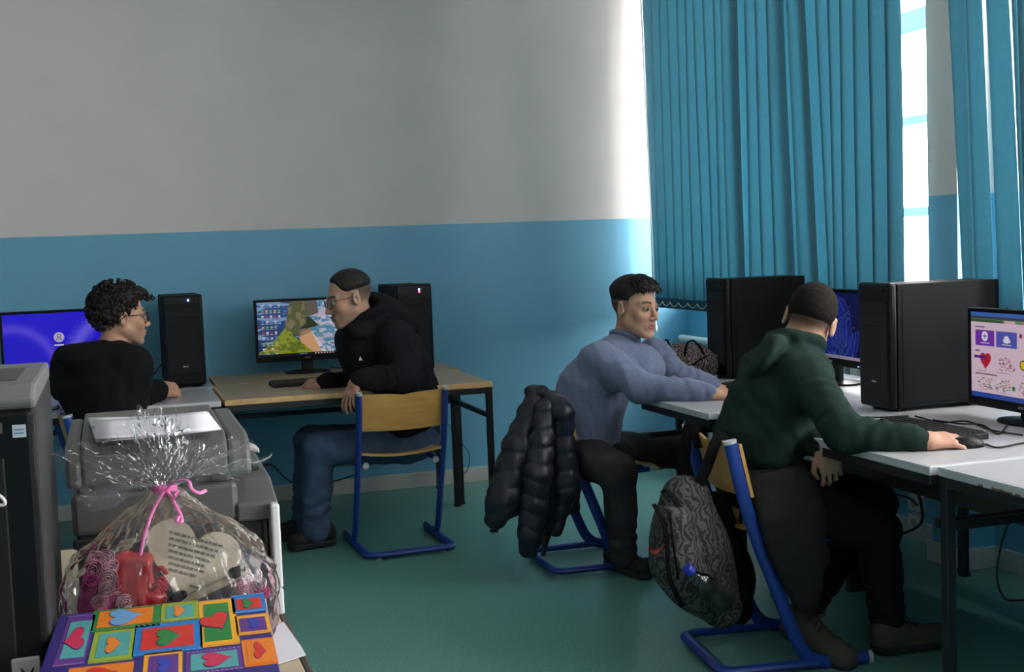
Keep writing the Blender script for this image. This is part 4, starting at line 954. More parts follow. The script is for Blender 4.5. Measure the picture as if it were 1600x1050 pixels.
def finish(J):
    J['_all'] = [v for k, v in J.items() if isinstance(v, np.ndarray) and v.shape == (3,) and k not in ('face', 'up')]+[s[0] for s in J['torso']]; return J
def sts(cs, chest, ab):
    f = nrm((*chest, 0)); l = np.array((-f[1], f[0], 0)); return [(np.array(c), l, f, a, b) for c, (a, b) in zip(cs, ab)], l
def top_prims(J, ex=0., sl=(.066, .058, .050), fa=.006, cuff=True):
    P = [(loft([(c, l, f, a+ex, b+ex) for c, l, f, a, b in J['torso']]), .03)]
    for sd in 'RL':
        sh, el, wr = J['sh'+sd], J['el'+sd], J['wr'+sd]; e2 = el+(wr-el)*.86
        P += [(cap(sh, el, sl[0], sl[1], (fa*.5, 3, 0)), .09), (cap(el, e2, sl[1], sl[2], (fa*.55, 4, 1)), .02)]
        if cuff: P += [(cap(e2-(wr-el)*.02, el+(wr-el)*.97, sl[2]-.009, sl[2]-.011), .008)]
    return P
def leg_prims(J, r=(.094, .073, .058, .050), fa=.006):
    P = [(ell(J['pelvis']+(0, 0, .0), (.165, .15, .105)), .03)]
    for sd in 'RL':
        hp, kn, an = J['hip'+sd], J['kn'+sd], J['an'+sd]
        P += [(cap(hp, kn, r[0], r[1], (fa*.4, 3, .5)), .04), (cap(kn, kn+(an-kn)*.5, r[1]-.006, r[2], (fa*.3, 2, 0)), .02), (cap(kn+(an-kn)*.45, an-(0, 0, .018), r[2], r[3]+.002, (fa*.7, 4, 1)), .02)]
    return P
M_BLACK = mat('black_jersey', (.0060, .0060, .0070), .92, bump=.25, bscale=700., spec=.15)
M_BLACK2 = mat('black_cotton', (.0085, .0085, .0115), .9, bump=.3, bscale=500., spec=.15)
M_JEANS = mat('blue_denim', (.050, .085, .150), .85, noise=.3, nscale=14., bump=.35, bscale=600., spec=.25)
M_SWEAT = mat('blue_grey_sweatshirt', (.155, .185, .285), .9, noise=.10, nscale=60., bump=.3, bscale=500., sheen=.15, spec=.2)
M_GREYD = mat('charcoal_denim', (.034, .032, .035), .85, noise=.45, nscale=9., bump=.3, bscale=500., spec=.25)
M_GREEN = mat('dark_green_fleece', (.0125, .028, .0235), .95, noise=.15, nscale=40., bump=.35, bscale=420., spec=.12)
M_PANTB = mat('black_trousers', (.010, .009, .010), .9, bump=.2, bscale=400., spec=.2)
M_COATG = mat('dark_grey_jacket_cloth', (.017, .016, .0165), .85, noise=.2, nscale=30., bump=.3, bscale=300., spec=.25)
M_SHOEB = mat('black_shoe', (.016, .014, .014), .7, bump=.4, bscale=150., spec=.35)
M_SHOEO = mat('olive_shoe', (.065, .058, .044), .75, bump=.4, bscale=180., spec=.3)

# --- boy at the left monitor, seen from behind with his face in profile
def boy_curly():
    y = -1.5; J = {}
    cs = [A(178, 705, -1.58), A(168, 658, -1.57), A(154, 605, -1.55), A(158, 560, -1.52), A(176, 538, -1.50)]
    J['torso'], l = sts(cs, (.62, .78), [(.15, .13), (.15, .13), (.185, .135), (.175, .105), (.085, .08)])
    J['pelvis'] = A(180, 715, -1.55); SCc = cs[3]
    J['head'] = A(191, 494, -1.50); J['face'] = np.array((.975, .22, -.06)); J['up'] = np.array((.06, 0, 1.))
    J['shL'] = SCc+l*.17+(0, 0, -.01); J['shR'] = SCc-l*.17+(0, 0, -.03)
    J['elL'] = A(104, 604, -1.36); J['wrL'] = A(150, 612, -1.06); J['elR'] = A(206, 626, -1.36); J['wrR'] = at(250, 609, z=.795)
    J['hipL'] = A(178, 712, -1.46); J['hipR'] = A(185, 720, -1.62); J['knL'] = A(250, 690, -1.42); J['knR'] = A(262, 690, -1.66)
    J['anL'] = A(250, 815, -1.45); J['anR'] = A(258, 830, -1.66); J['toeL'] = J['anL']+(.15, .02, -.05); J['toeR'] = J['anR']+(.15, .02, -.05)
    J['hands'] = [dict(w=J['wrR'], f=(.80, .50, -.12), d=(.25, -.75, .65), c=[.85, .9, .95, 1.0], right=True, s=1.08),
                  dict(w=J['wrL'], f=(.5, .85, -.1), d=(0, 0, 1), c=.4, right=False)]
    finish(J)
    o = dict(hs=1.03, beard=.38, must=.35, fade=.05, scalp=.96, skin=(.43, .245, .165), gaze=.05)
    r = lay_person('person', J, o, 'person with curly black hair and glasses, seen in profile at the blue login screen')
    hc, hM, hs = J['head'], frame(J['face'], J['up']), o['hs']
    # curls: a lumpy cap and many small coils on it
    rs = np.random.RandomState(4); H = Field(hc-.2, hc+.2, .0045)
    H.add(hair_cap(hc, hM, hs, .020, .05, .0016, .010, 3, 130.), .01)
    P = lambda v: hc+hM @ np.array(v)*hs
    H.add(ell(P((0, .055, .100)), (.072, .050, .028), hM), .02); H.add(ell(P((0, -.05, .07)), (.075, .07, .065), hM), .02); H.add(ell(P((0, -.085, .01)), (.062, .04, .05), hM), .02)
    b = MB(); n = 0
    while n < 230:
        v = nrm(rs.normal(size=3)); p = np.array(CRAN[0])+v*np.array(CRAN[1])
        z0 = zb(p[None])[0]
        if p[2] < z0+.022: continue
        if v[1] > .55 and p[2] < .085: continue
        top = np.clip((p[2]-.02)/.07, 0, 1); back = np.clip((-p[1]-.03)/.05, 0, 1); lift = .008+.020*max(top, back*.9)
        e = np.cross(v, rs.normal(size=3)); e = nrm(e); g = np.cross(v, e); rad = rs.uniform(.006, .012); ln = rs.uniform(.012, .03); c0 = p+v*lift
        pts = [c0+e*rad*math.cos(t)+v*rad*.8*math.sin(t)+g*(ln*(t/9-.5))+v*.004 for t in np.linspace(0, rs.uniform(6, 10), 16)]
        b.tube([P(x) for x in pts], [(.0032 if 1 < i < 14 else .0018)*hs for i in range(16)], 5); n += 1
    for n in range(26):        # the fringe that falls forward over the brow
        x = rs.uniform(-.06, .06); c0 = np.array((x, .062+rs.uniform(0, .03), .108-abs(x)*.3)); rad = rs.uniform(.008, .013)
        pts = [c0+np.array((math.cos(t)*rad*.7+rs.uniform(-1, 1)*.001, .0042*t+rad*.5*math.cos(t+.8), -.0026*t+rad*math.sin(t))) for t in np.linspace(0, 7, 15)]
        b.tube([P(v) for v in pts], [(.0036 if i < 12 else .002)*hs for i in range(15)], 5)
    V, Q = H.mesh(); b.add(V, Q.tolist()); b.build('hair', HAIRM, r, world=True, smooth=60)
    glasses(r, hc, hM, hs, mat('black_acetate', (.006, .006, .007), .4), LENS, .0225, .0027)
    tp = top_prims(J, .008, (.074, .066, .056), .006)
    tp += [(ell(cs[3]+(-.05, -.07, .02), (.14, .085, .060)), .05)]
    garment('black_hooded_jacket', r, tp, M_BLACK, wr=wrinkle(3, .004))
    garment('trousers', r, leg_prims(J), M_COATG, h=.010, wr=wrinkle(4, .004))
    for sd in 'LR': shoe('shoe', r, J['an'+sd]*(1, 1, 0)-(.06, 0, 0), J['an'+sd]*(1, 1, 0)+(.20, 0, 0), M_SHOEB, M_SOLE, collar=J['an'+sd]+(0, 0, .02))
    return r
# --- boy twisted over the chair back, in profile to the left
def boy_hoodie():
    J = {}
    cs = [A(632, 672, -1.24), A(626, 628, -1.24), A(609, 570, -1.24), A(588, 522, -1.25), A(572, 494, -1.27)]
    J['torso'], l = sts(cs, (-.86, -.5), [(.19, .155), (.19, .165), (.20, .155), (.175, .12), (.085, .085)])
    J['pelvis'] = A(635, 690, -1.22); SCc = cs[3]
    J['head'] = A(544, 466, -1.32); J['face'] = np.array((-.955, -.12, -.22)); J['up'] = np.array((-.22, 0, .97))
    J['shL'] = A(618, 532, -1.43); J['shR'] = SCc-l*.17+(-.01, 0, -.03)
    J['elL'] = A(634, 592, -1.53); J['wrL'] = A(560, 592, -1.52); J['elR'] = A(578, 606, -1.02); J['wrR'] = at(506, 598, z=.776)
    J['hipL'] = A(634, 692, -1.32); J['hipR'] = A(640, 690, -1.12); J['knL'] = A(497, 702, -1.29); J['knR'] = A(484, 690, -1.02)
    J['anL'] = A(494, 822, -1.25); J['anR'] = A(476, 826, -1.03); J['toeL'] = J['anL']+(-.14, -.02, -.05); J['toeR'] = J['anR']+(-.14, 0, -.05)
    J['hands'] = [dict(w=J['wrL']+(-.006, 0, -.004), f=(-.48, -.05, -.9), d=(-.80, -.5, .35), c=[.30, .36, .40, .46], right=False, k=dict(thumb=.5)),
                  dict(w=J['wrR'], f=at(452, 603, z=.764)-J['wrR'], d=(.05, -.55, .83), c=[.62, .70, .78, .82], right=True, k=dict(thumb=.8))]
    finish(J)
    o = dict(hs=1.07, beard=.30, must=.75, fade=.085, scalp=.96, skin=(.46, .265, .185), hair=(.02, .015, .012), gaze=0)
    r = lay_person('person', J, o, 'person in black hoodie and blue jeans with glasses, elbow over the wooden chair back')
    hc, hM, hs = J['head'], frame(J['face'], J['up']), o['hs']
    garment('hair', r, [hair_cap(hc, hM, hs, .0085, .040, .0003, .002, 5, 420., zmin=.014)], HAIRM, h=.0033)
    glasses(r, hc, hM, hs, mat('dark_wire', (.03, .028, .028), .3, metal=.6), LENS, .0215, .0013)
    tp = top_prims(J, .004, (.079, .074, .056), .007)
    up = nrm(cs[4]-cs[2]); hd = frame((-.7, -.35, .45), (.3, 0, 1))
    tp += [(torus(A(572, 489, -1.29), np.stack([hd[:, 0], np.cross(hd[:, 0], nrm((-.38, -.08, .92))), nrm((-.38, -.08, .92))], -1), .078, .030), .03),
           (ell(A(600, 476, -1.24), (.075, .10, .048), frame((1, .25, -.6), (0, 0, 1))), .03), (ell(A(622, 494, -1.24), (.09, .13, .05), frame((1, .2, -.75), (0, 0, 1))), .03),
           (ell(A(560, 548, -1.25), (.10, .15, .13)), .05), (ell(A(556, 517, -1.33), (.075, .095, .052)), .03)]
    ho = garment('black_hoodie', r, tp, M_BLACK2, wr=wrinkle(8, .0045))
    b = MB(); c = A(562, 560, -1.40); b.prism([(-.008, -.008), (.008, -.008), (0, .012)], (0, -.004, 0), c+(0, -.015, 0), (1, 0, 0), (0, 0, 1))
    e = b.build('chest_emblem', mat('white_print', (.6, .6, .62), .6), ho, world=True)
    garment('jeans', r, leg_prims(J, (.100, .080, .070, .064), .006), M_JEANS, wr=wrinkle(9, .004))
    shoe('shoe', r, (*at(524, 850, z=0)[:2], .003), (*at(450, 862, z=0)[:2], .003), M_SHOEB, M_SOLE, collar=J['anL']+(0, 0, .0), w=.047)
    shoe('shoe', r, (J['anR'][0]+.07, J['anR'][1], .003), (J['anR'][0]-.20, J['anR'][1], .003), M_SHOEB, M_SOLE, collar=J['anR']+(0, 0, 0), w=.046)
    return r
# --- boy in the blue-grey sweatshirt, face turned to the camera's right
def boy_sweatshirt():
    J = {}
    cs = [A(917, 698, -2.10), A(916, 655, -2.11), A(930, 602, -2.13), A(958, 558, -2.15), A(972, 540, -2.16)]
    J['torso'], l = sts(cs, (.76, -.65), [(.170, .130), (.175, .135), (.182, .135), (.160, .105), (.078, .078)])
    J['pelvis'] = A(916, 708, -2.10); SCc = cs[3]
    J['head'] = A(993, 481, -2.19); J['face'] = np.array((.45, -.89, -.06)); J['up'] = np.array((.05, .0, 1.))
    J['shR'] = A(938, 556, -2.28); J['shL'] = A(1022, 549, -2.02)
    J['elR'] = A(1000, 605, -2.42); J['wrR'] = at(1110, 616, z=.774); J['elL'] = A(1050, 585, -2.12); J['wrL'] = A(1114, 606, -2.26)
    J['hipR'] = A(912, 712, -2.20); J['hipL'] = A(925, 705, -2.00); J['knR'] = A(966, 737, -2.42); J['knL'] = A(1078, 705, -1.98)
    J['anR'] = A(974, 862, -2.36); J['anL'] = A(1085, 822, -2.0); J['toeR'] = J['anR']+(.10, -.12, -.04); J['toeL'] = J['anL']+(.14, 0, -.05)
    J['hands'] = [dict(w=J['wrR'], f=(.92, -.30, -.08), d=(-.1, -.3, .95), c=[.35, .38, .42, .45], right=True),
                  dict(w=J['wrL'], f=(.95, -.1, -.18), d=(.05, -.25, .95), c=[.35, .4, .45, .5], right=False)]
    finish(J)
    o = dict(hs=1.06, beard=.10, must=.15, fade=.06, scalp=.92, skin=(.50, .29, .195), gaze=.10, lip=(.42, .11, .10), hair=(.02, .014, .012))
    r = lay_person('person', J, o, 'person in blue grey sweatshirt with short dark fringe, looking sideways from the far right desk')
    hc, hM, hs = J['head'], frame(J['face'], J['up']), o['hs']
    P = lambda v: hc+hM @ np.array(v)*hs; rs = np.random.RandomState(2)
    H = Field(hc-.2, hc+.2, .0034); H.add(hair_cap(hc, hM, hs, .019, .085, .0006, .004, 6, 300., zmin=.002), .01)
    V, Q = H.mesh(); b = MB(); b.add(V, Q.tolist())
    for n in range(120):
        x = rs.uniform(-.068, .068); y0 = rs.uniform(.0, .07); z0 = .034+(.086+.018)*math.sqrt(max(0, 1-(x/.095)**2-((y0+.018)/.125)**2))
        ln = rs.uniform(.02, .04)
        pts = [(x, y0, z0-.004), (x+rs.uniform(-.004, .004), y0+ln*.5, z0+.002), (x*1.02+rs.uniform(-.006, .006), min(y0+ln, .1-abs(x)*.25), z0-.010-rs.uniform(0, .012))]
        b.tube([P(p) for p in spline(pts, 4)], [.004, .004, .0042, .004, .004, .0036, .003, .0022, .001], 5)
    for n in range(46):
        x = -.066+.132*n/45+rs.uniform(-.002, .002); yy = .088-abs(x)**2*9.5; drop = rs.uniform(.016, .028)
        pts = [(x*.94, yy-.012, .108-abs(x)*.25), (x, yy+.010, .094-abs(x)*.16), (x+rs.uniform(-.005, .005), yy+.008, .094-abs(x)*.16-drop)]
        b.tube([P(p) for p in spline(pts, 4)], [.005, .005, .005, .005, .0046, .004, .0032, .0024, .001], 5)
    b.build('hair', HAIRM, r, world=True, smooth=60)
    tp = top_prims(J, .004, (.068, .064, .052), .006)
    nb_ = hc+hM @ np.array((0, -.04, -.13))*hs; nn = nrm(nrm(nb_-cs[4])+(.10, -.10, .25)); x = nrm(np.cross(nn, (0, 1, 0))); RM = np.stack([x, np.cross(nn, x), nn], -1); nk = cs[4]+(nb_-cs[4])*.30
    tp += [(cap(cs[4]-nn*.05, cs[4]-nn*.020, .090, .076), .04), (ell(A(996, 578, -2.22), (.125, .10, .085)), .05), (ell(A(990, 556, -2.20), (.105, .085, .05)), .05)]
    sw = garment('sweatshirt', r, tp, M_SWEAT, wr=wrinkle(12, .005, .8))
    V, Q = [], []; b = MB(); b.tube([cs[4]+(nb_-cs[4])*.55+nn*.012+RM @ np.array((.068*math.cos(t), .068*math.sin(t), -.008*math.cos(2*t))) for t in np.linspace(0, 2*math.pi, 33)[:-1]], .012, 8, closed=True)
    b.build('collar', M_SWEAT, sw, world=True, smooth=180)
    garment('trousers', r, leg_prims(J, (.098, .078, .066, .054), .006), M_GREYD, wr=wrinkle(13, .004))
    shoe('shoe', r, (*at(952, 884, z=0)[:2], .003), (*(at(1033, 914, z=0)[:2]*.8+at(952, 884, z=0)[:2]*.2), .003), M_SHOEB, M_SOLE, collar=J['anR']+(0, 0, 0), w=.047)
    shoe('shoe', r, (J['anL'][0]-.07, J['anL'][1], .003), (J['anL'][0]+.20, J['anL'][1], .003), M_SHOEB, M_SOLE, collar=J['anL'])
    return r
# --- boy in the green hoodie, seen from behind, hand on the mouse
def boy_green():
    J = {}
    cs = [A(1188, 742, -3.43), A(1184, 695, -3.43), A(1211, 630, -3.42), A(1240, 572, -3.40), A(1252, 540, -3.37)]
    J['torso'], l = sts(cs, (.95, .30), [(.155, .125), (.150, .120), (.165, .122), (.150, .100), (.078, .078)])
    J['pelvis'] = A(1192, 752, -3.43); SCc = cs[3]
    J['head'] = A(1266, 500, -3.32); f = nrm((.56, .81, -.22)); x = nrm((.80, -.55, -.30)); x = nrm(x-f*(x @ f)); J['face'] = f; J['up'] = np.cross(x, f)
    J['shR'] = A(1262, 590, -3.58); J['shL'] = SCc+l*.16+(0, 0, -.03)
    J['elR'] = A(1318, 676, -3.86); J['wrR'] = at(1443, 689, z=.778); J['elL'] = A(1238, 672, -3.34); J['wrL'] = A(1290, 700, -3.66)
    J['hipR'] = A(1210, 780, -3.58); J['hipL'] = A(1215, 752, -3.30); J['knR'] = A(1370, 830, -3.65); J['knL'] = A(1368, 786, -3.22)
    J['anR'] = A(1388, 968, -3.62); J['anL'] = A(1262, 940, -3.36); J['toeR'] = J['anR']+(.13, -.02, -.04); J['toeL'] = J['anL']+(.06, -.13, -.05)
    J['hands'] = [dict(w=J['wrR'], f=at(1545, 685, z=.772)-J['wrR'], d=(-.10, -.30, .95), c=[.30, .32, .36, .44], right=True, k=dict(thumb=.35), s=1.06),
                  dict(w=J['wrL'], f=(.20, -.10, -.95), d=(-.25, -.95, .1), c=[.55, .65, .72, .8], right=False, k=dict(thumb=.7), s=.95)]
    finish(J)
    o = dict(hs=1.07, beard=.1, fade=.050, scalp=.93, skin=(.46, .265, .18), hair=(.020, .0145, .012))
    r = lay_person('person', J, o, 'person in dark green hoodie seen from behind, right hand on a computer mouse')
    hc, hM, hs = J['head'], frame(J['face'], J['up']), o['hs']
    garment('hair', r, [hair_cap(hc, hM, hs, .0050, .050, .00025, .0, 9, 460., zmin=-.035)], mat('short_brown_hair', (.014, .0105, .009), .85, bump=.5, bscale=400., spec=.1), h=.0033)
    tp = top_prims(J, .004, (.070, .061, .045), .006)
    nn = nrm((.30, .20, .93)); x = nrm(np.cross(nn, (0, 1, 0))); RM = np.stack([x, np.cross(nn, x), nn], -1)
    tp += [(torus(A(1243, 533, -3.37), RM, .080, .024), .025), (ell(A(1206, 540, -3.40), (.135, .055, .034), frame((-.75, .35, -.5), (0, 0, 1))), .02), (ell(A(1196, 556, -3.43), (.125, .085, .028), frame((-.5, .25, -.75), (0, 0, 1))), .012)]
    garment('green_hoodie', r, tp, M_GREEN, wr=wrinkle(21, .0045))
    garment('trousers', r, leg_prims(J, (.100, .078, .064, .054), .006), M_PANTB, wr=wrinkle(22, .004))
    q = [A(1212, 735, -3.58), A(1238, 805, -3.695), A(1252, 885, -3.70), A(1262, 955, -3.69)]
    la = nrm((1, -.12, 0)); fr = nrm((-.12, -1, 0))
    jp = [(loft([(q[0], la, fr, .11, .06), (q[1], la, fr, .118, .034), (q[2], la, fr, .088, .030), (q[3], la, fr, .036, .022)]), .03),
          (torus(A(1192, 738, -3.43), np.eye(3), .140, .035, .95), .03), (ell(A(1240, 740, -3.56), (.045, .035, .04)), .03), (cap(A(1240, 745, -3.57), A(1262, 790, -3.58), .03, .02, (.006, 4, 0)), .03)]
    garment('jacket_tied_at_waist', r, jp, M_COATG, wr=wrinkle(23, .006))
    s1 = at(1222, 985, z=.07); s2 = at(1312, 1040, z=.0)
    shoe('shoe', r, s1, s1+nrm(s2-s1)*.29, M_SHOEO, M_SOLE, collar=J['anL']+(0, 0, .0), w=.048)
    h2 = at(1364, 1022, z=0); t2 = at(1456, 1012, z=0); shoe('shoe', r, (*h2[:2], .003), (*(h2+nrm(t2-h2)*.285)[:2], .003), M_SHOEO, M_SOLE, collar=J['anR'], w=.047)
    return r
PEOPLE = [boy_curly, boy_hoodie, boy_sweatshirt, boy_green]
for fnp in PEOPLE: fnp()
# ------------------------------------------------------------------ near left corner: tower, printer, paper, gift
M_GREYP = mat('grey_printer_plastic', (.095, .092, .089), .45, bump=.1, bscale=500.); M_GREYD2 = mat('dark_printer_plastic', (.020, .020, .022), .5); M_GREYL = mat('grey_case_top', (.15, .148, .145), .45, bump=.1, bscale=400.)
t = empty('computer_tower', (-3.665, -5.08, TZ), label='big black and grey tower at the left border with a pale sticker', cat='computer')
x0, x1, y0, y1, zt = -3.765, -3.562, -5.30, -4.86, 1.238
b = MB(); b.box((x0, y0+.03, TZ+.012), (x1, y1, zt-.028)); b.build('case', mat('dark_grey_case', (.030, .030, .032), .45, spec=.3), t, world=True, bevel=.006)
b = MB(); b.box((x0, y0, TZ+.006), (x1-.004, y0+.03, zt-.034)); b.build('front_panel', M_PLG, t, world=True, bevel=.008)
MB().box((x0+.02, y0-.003, TZ+.03), (x1-.045, y0+.002, zt-.10)).build('drive_cover', M_PLB, t, world=True, bevel=.003)
b = MB(); b.prism([(y0+.010, zt-.034), (y1, zt-.030), (y1, zt), (y0+.035, zt), (y0+.002, zt-.018)], (x1-x0, 0, 0), (x0, 0, 0), (0, 1, 0), (0, 0, 1)); b.build('top_cover', M_GREYL, t, world=True, bevel=.006)
MB().box((x0+.02, y0+.10, zt-.002), (x1-.03, y0+.33, zt+.001)).build('top_inset', mat('dark_inset', (.05, .05, .05), .5), t, world=True)
MB().box((x1-.032, y0-.0012, zt-.072), (x1-.014, y0+.001, zt-.054)).build('sticker', mat('pale_sticker', (.45, .50, .55), .35), t, world=True)
for k in range(2): MB().box((x1-.030, y0-.0016, zt-.062-.005*k), (x1-.017, y0, zt-.060-.005*k)).build('sticker_print', mat('sticker_blue', (.10, .20, .36), .4), t, world=True)
MB().box((x1-.062, y0-.001, zt-.065), (x1-.045, y0+.001, zt-.05)).build('badge', mat('dull_badge', (.10, .085, .075), .3), t, world=True)
for sx in (x0+.03, x1-.06): MB().box((sx, y0+.05, TZ), (sx+.03, y1-.05, TZ+.013)).build('foot', M_RUB, t, world=True)
c = A(42, 1040, -5.303); s_ = MB().box((c[0]-.020, y0-.008, c[2]-.03), (c[0]+.018, y0+.001, c[2]+.012)).build('white_tag', mat('white_tag', (.48, .47, .45), .5), t, world=True, bevel=.002)
MB().prism([(-.008, .008), (.002, -.004), (.010, .008), (.006, -.012), (-.006, -.012)], (0, -.0015, 0), (c[0], y0-.0078, c[2]-.008), (1, 0, 0), (0, 0, 1)).build('tag_print', M_PLB, s_, world=True)
c = A(2, 782, -5.31); MB().tube(spline([(c[0]-.02, y0-.004, c[2]+.018), (c[0]+.0, y0-.006, c[2]+.004), (c[0]+.004, y0-.006, c[2]-.006), (c[0]-.006, y0-.006, c[2]-.006), (c[0]-.022, y0-.004, c[2]+.006)], 5), .0028, 6).build('white_clip', mat('white_clip', (.6, .58, .58), .4), t, world=True, smooth=60)
# printer
p = empty('printer', (-3.365, -4.69, TZ), label='grey multifunction printer behind the cellophane gift, papers on its lid', cat='printer')
pf, pb = -4.88, -4.47; pl, pr_ = -3.540, -3.180
def pbox(lo, hi, nm, m, bev=.006): return MB().box(lo, hi).build(nm, m, p, world=True, bevel=bev)
pbox((pl+.005, pf+.012, TZ+.012), (-3.205, pb, .935), 'lower_body', M_GREYD2, .008)
pbox((pl+.02, pf, TZ+.02), (-3.26, pf+.02, .86), 'paper_drawer', M_GREYD2, .006)
pbox((-3.50, pf-.004, .80), (-3.30, pf+.004, .815), 'drawer_grip', M_PLB, .003)
pbox((pl, pf+.004, .925), (-3.252, pb, 1.000), 'upper_body', M_GREYP, .010)
pbox((pl+.01, pf+.03, .985), (-3.262, pb, 1.020), 'scanner_base', mat('mid_grey_plastic', (.10, .098, .095), .5), .006)
b = MB(); b.prism([(pf+.002, 1.016), (pb, 1.016), (pb, 1.098), (pf+.06, 1.092), (pf+.022, 1.080), (pf+.004, 1.062)], (.252, 0, 0), (-3.518, 0, 0), (0, 1, 0), (0, 0, 1)); b.build('scanner_lid', M_GREYP, p, world=True, bevel=.005)
for xx, ww in ((-3.546, .027), (-3.265, .040)):
    b = MB(); b.prism([(pf-.002, 1.012), (pb, 1.012), (pb, 1.088), (pf+.055, 1.086), (pf+.02, 1.076), (pf, 1.058)], (ww, 0, 0), (xx, 0, 0), (0, 1, 0), (0, 0, 1)); b.build('lid_end_cap', M_GREYP, p, world=True, bevel=.008)
b = MB(); b.prism([(pf, .925), (pb+.02, .955), (pb+.02, 1.0), (pf+.10, .988), (pf, .958)], (.075, 0, 0), (-3.256, 0, 0), (0, 1, 0), (0, 0, 1)); b.build('side_shelf', M_GREYP, p, world=True, bevel=.005)
b = MB(); b.box((-3.205, pf+.16, .990), (-3.196, pf+.26, .9985)); b.build('shelf_slot', M_GREYD2, p, world=True)
pbox((-3.255, pf+.016, .76), (-3.20, pf+.03, .925), 'side_body', mat('mid_grey_plastic', (.10, .098, .095), .5))
M_WPL = mat('white_printer_plastic', (.72, .70, .70), .35)
pbox((-3.197, pf-.022, .7995), (-3.181, pb, .956), 'white_side_panel', M_WPL, .004); pbox((-3.197, pf-.022, TZ), (-3.181, pb, .798), 'white_side_foot', M_WPL, .004)
b = MB(); b.prism([(0, 0), (.035, -.012), (.035, -.002), (0, .014)], (0, .05, 0), (-3.228, -4.72, 1.035), (1, 0, 0), (0, 0, 1)); b.build('tray_tab', mat('pale_pink_plastic', (.42, .36, .36), .4), p, world=True, bevel=.003)
pbox((-3.54, pf-.003, .905), (-3.26, pf+.008, .922), 'front_lip', M_GREYD2, .003)
zp = 1.1015
quads = [[(150, 691), (346, 673), (325, 643), (139, 657)], [(154, 690), (338, 668), (318, 645), (150, 660)], [(143, 668), (300, 660), (310, 648), (137, 655)], [(150, 689), (330, 676), (322, 646), (146, 660)]]
pst = [[at(x, y, z=zp+.0012*k) for x, y in qd] for k, qd in enumerate(quads)]
for k in range(4):
    V = [];
    for j in range(7):
        for i in range(7):
            a, b_ = i/6, j/6; v = (pst[k][0]*(1-a)+pst[k][1]*a)*(1-b_)+(pst[k][3]*(1-a)+pst[k][2]*a)*b_; V.append(v+np.array((0, 0, .0010*math.sin(a*5+k)*(k > 0)+(.010*max(0, a-.7)*(1-b_) if k == 0 else 0)+.0012*k)))
    o = obj('sheet_of_paper', V, [(j*7+i, j*7+i+1, (j+1)*7+i+1, (j+1)*7+i) for j in range(6) for i in range(6)], mat('white_paper', (.72, .70, .76), .7), smooth=180)
    o.modifiers.new('thick', 'SOLIDIFY').thickness = .0006
    tag(o, ['white paper sheet with curled right corner, lowest on the printer lid', 'white paper sheet second from the bottom on the printer lid', 'narrow white paper sheet jutting left from the pile on the printer', 'white paper sheet lying topmost on the printer lid'][k], 'paper', 'papers on the printer lid')
# sheets under the heart box
for nm, qd, z in (('right', [(400, 1049), (478, 1024), (470, 1010), (443, 972), (420, 985)], TZ+.002), ('left', [(92, 1052), (60, 1075), (86, 960), (96, 950)], TZ+.002)):
    V = [at(x, y, z=z) for x, y in qd]; b = MB(); n = len(V); b.add(V+[v+np.array((0, 0, .001)) for v in V], [tuple(range(n))[::-1], tuple(range(n, 2*n))]+[(i, (i+1) % n, n+(i+1) % n, n+i) for i in range(n)])
    tag(b.build('sheet_of_paper', mat('white_paper', (.72, .70, .76), .7)), 'white paper sticking out at the %s side of the heart print box' % nm, 'paper')
# ------------------------------------------------------------------ box with hearts
ZB = .872
TLb, TRb, BRb = at(92, 961, z=ZB), at(410, 928, z=ZB), at(441, 1052, z=ZB)
X_ = nrm(TRb-TLb); Y_ = np.cross((0, 0, 1), X_); W_ = np.linalg.norm(TRb-TLb); D_ = .40
hb = empty('gift_box', (*(TLb+X_*W_/2-Y_*D_/2)[:2], TZ), label='flat violet gift box printed with colourful hearts, in front of the cellophane gift', cat='box')
def bl(x, y): v = at(80+x*.25625, 900+y*.25625, z=ZB)-TLb; return v @ X_, v @ Y_
def bw(u, v, z=0.): return TLb+X_*u+Y_*v+np.array((0, 0, z))
M_VIO = mat('violet_card', S(48, 34, 120), .4)
RB = np.stack([X_, Y_, (0, 0, 1)], -1)
MB().box((.006, -D_+.006, TZ-ZB), (W_-.006, -.006, -.03), R=RB, c=TLb).build('box_body', mat('dark_violet_card', S(36, 24, 90), .45), hb, world=True, bevel=.002)
lid = MB().box((0, -D_, -.045), (W_, 0, 0), R=RB, c=TLb).build('lid', M_VIO, hb, world=True, bevel=.002)
PC = {'purple': (98, 45, 140), 'teal': (80, 165, 165), 'orange': (235, 130, 30), 'green': (25, 130, 60), 'lime': (150, 175, 50), 'yellow': (245, 175, 30), 'red': (215, 45, 35), 'blue': (10, 125, 205), 'lblue': (110, 165, 215), 'pink': (205, 40, 85), 'dblue': (45, 65, 175), 'white': (225, 215, 215), 'navy': (45, 30, 110)}
def pm(c): return mat('print_'+c, S(*PC[c]), .4, noise=.08, nscale=120.)
LIFT = [0]
def flat(poly, z, c, nm):
    b = MB(); n = len(poly); V = [bw(u, v, z) for u, v in poly]; Vb = [bw(u, v, z-.0004) for u, v in poly]
    b.add(V+Vb, [tuple(range(n))]+[(i, n+i, n+(i+1) % n, (i+1) % n) for i in range(n)]); return b
HEART = [(math.cos(0)*0+16*math.sin(t)**3/17, (13*math.cos(t)-5*math.cos(2*t)-2*math.cos(3*t)-math.cos(4*t))/17) for t in np.linspace(0, 2*math.pi, 37)[:-1]]
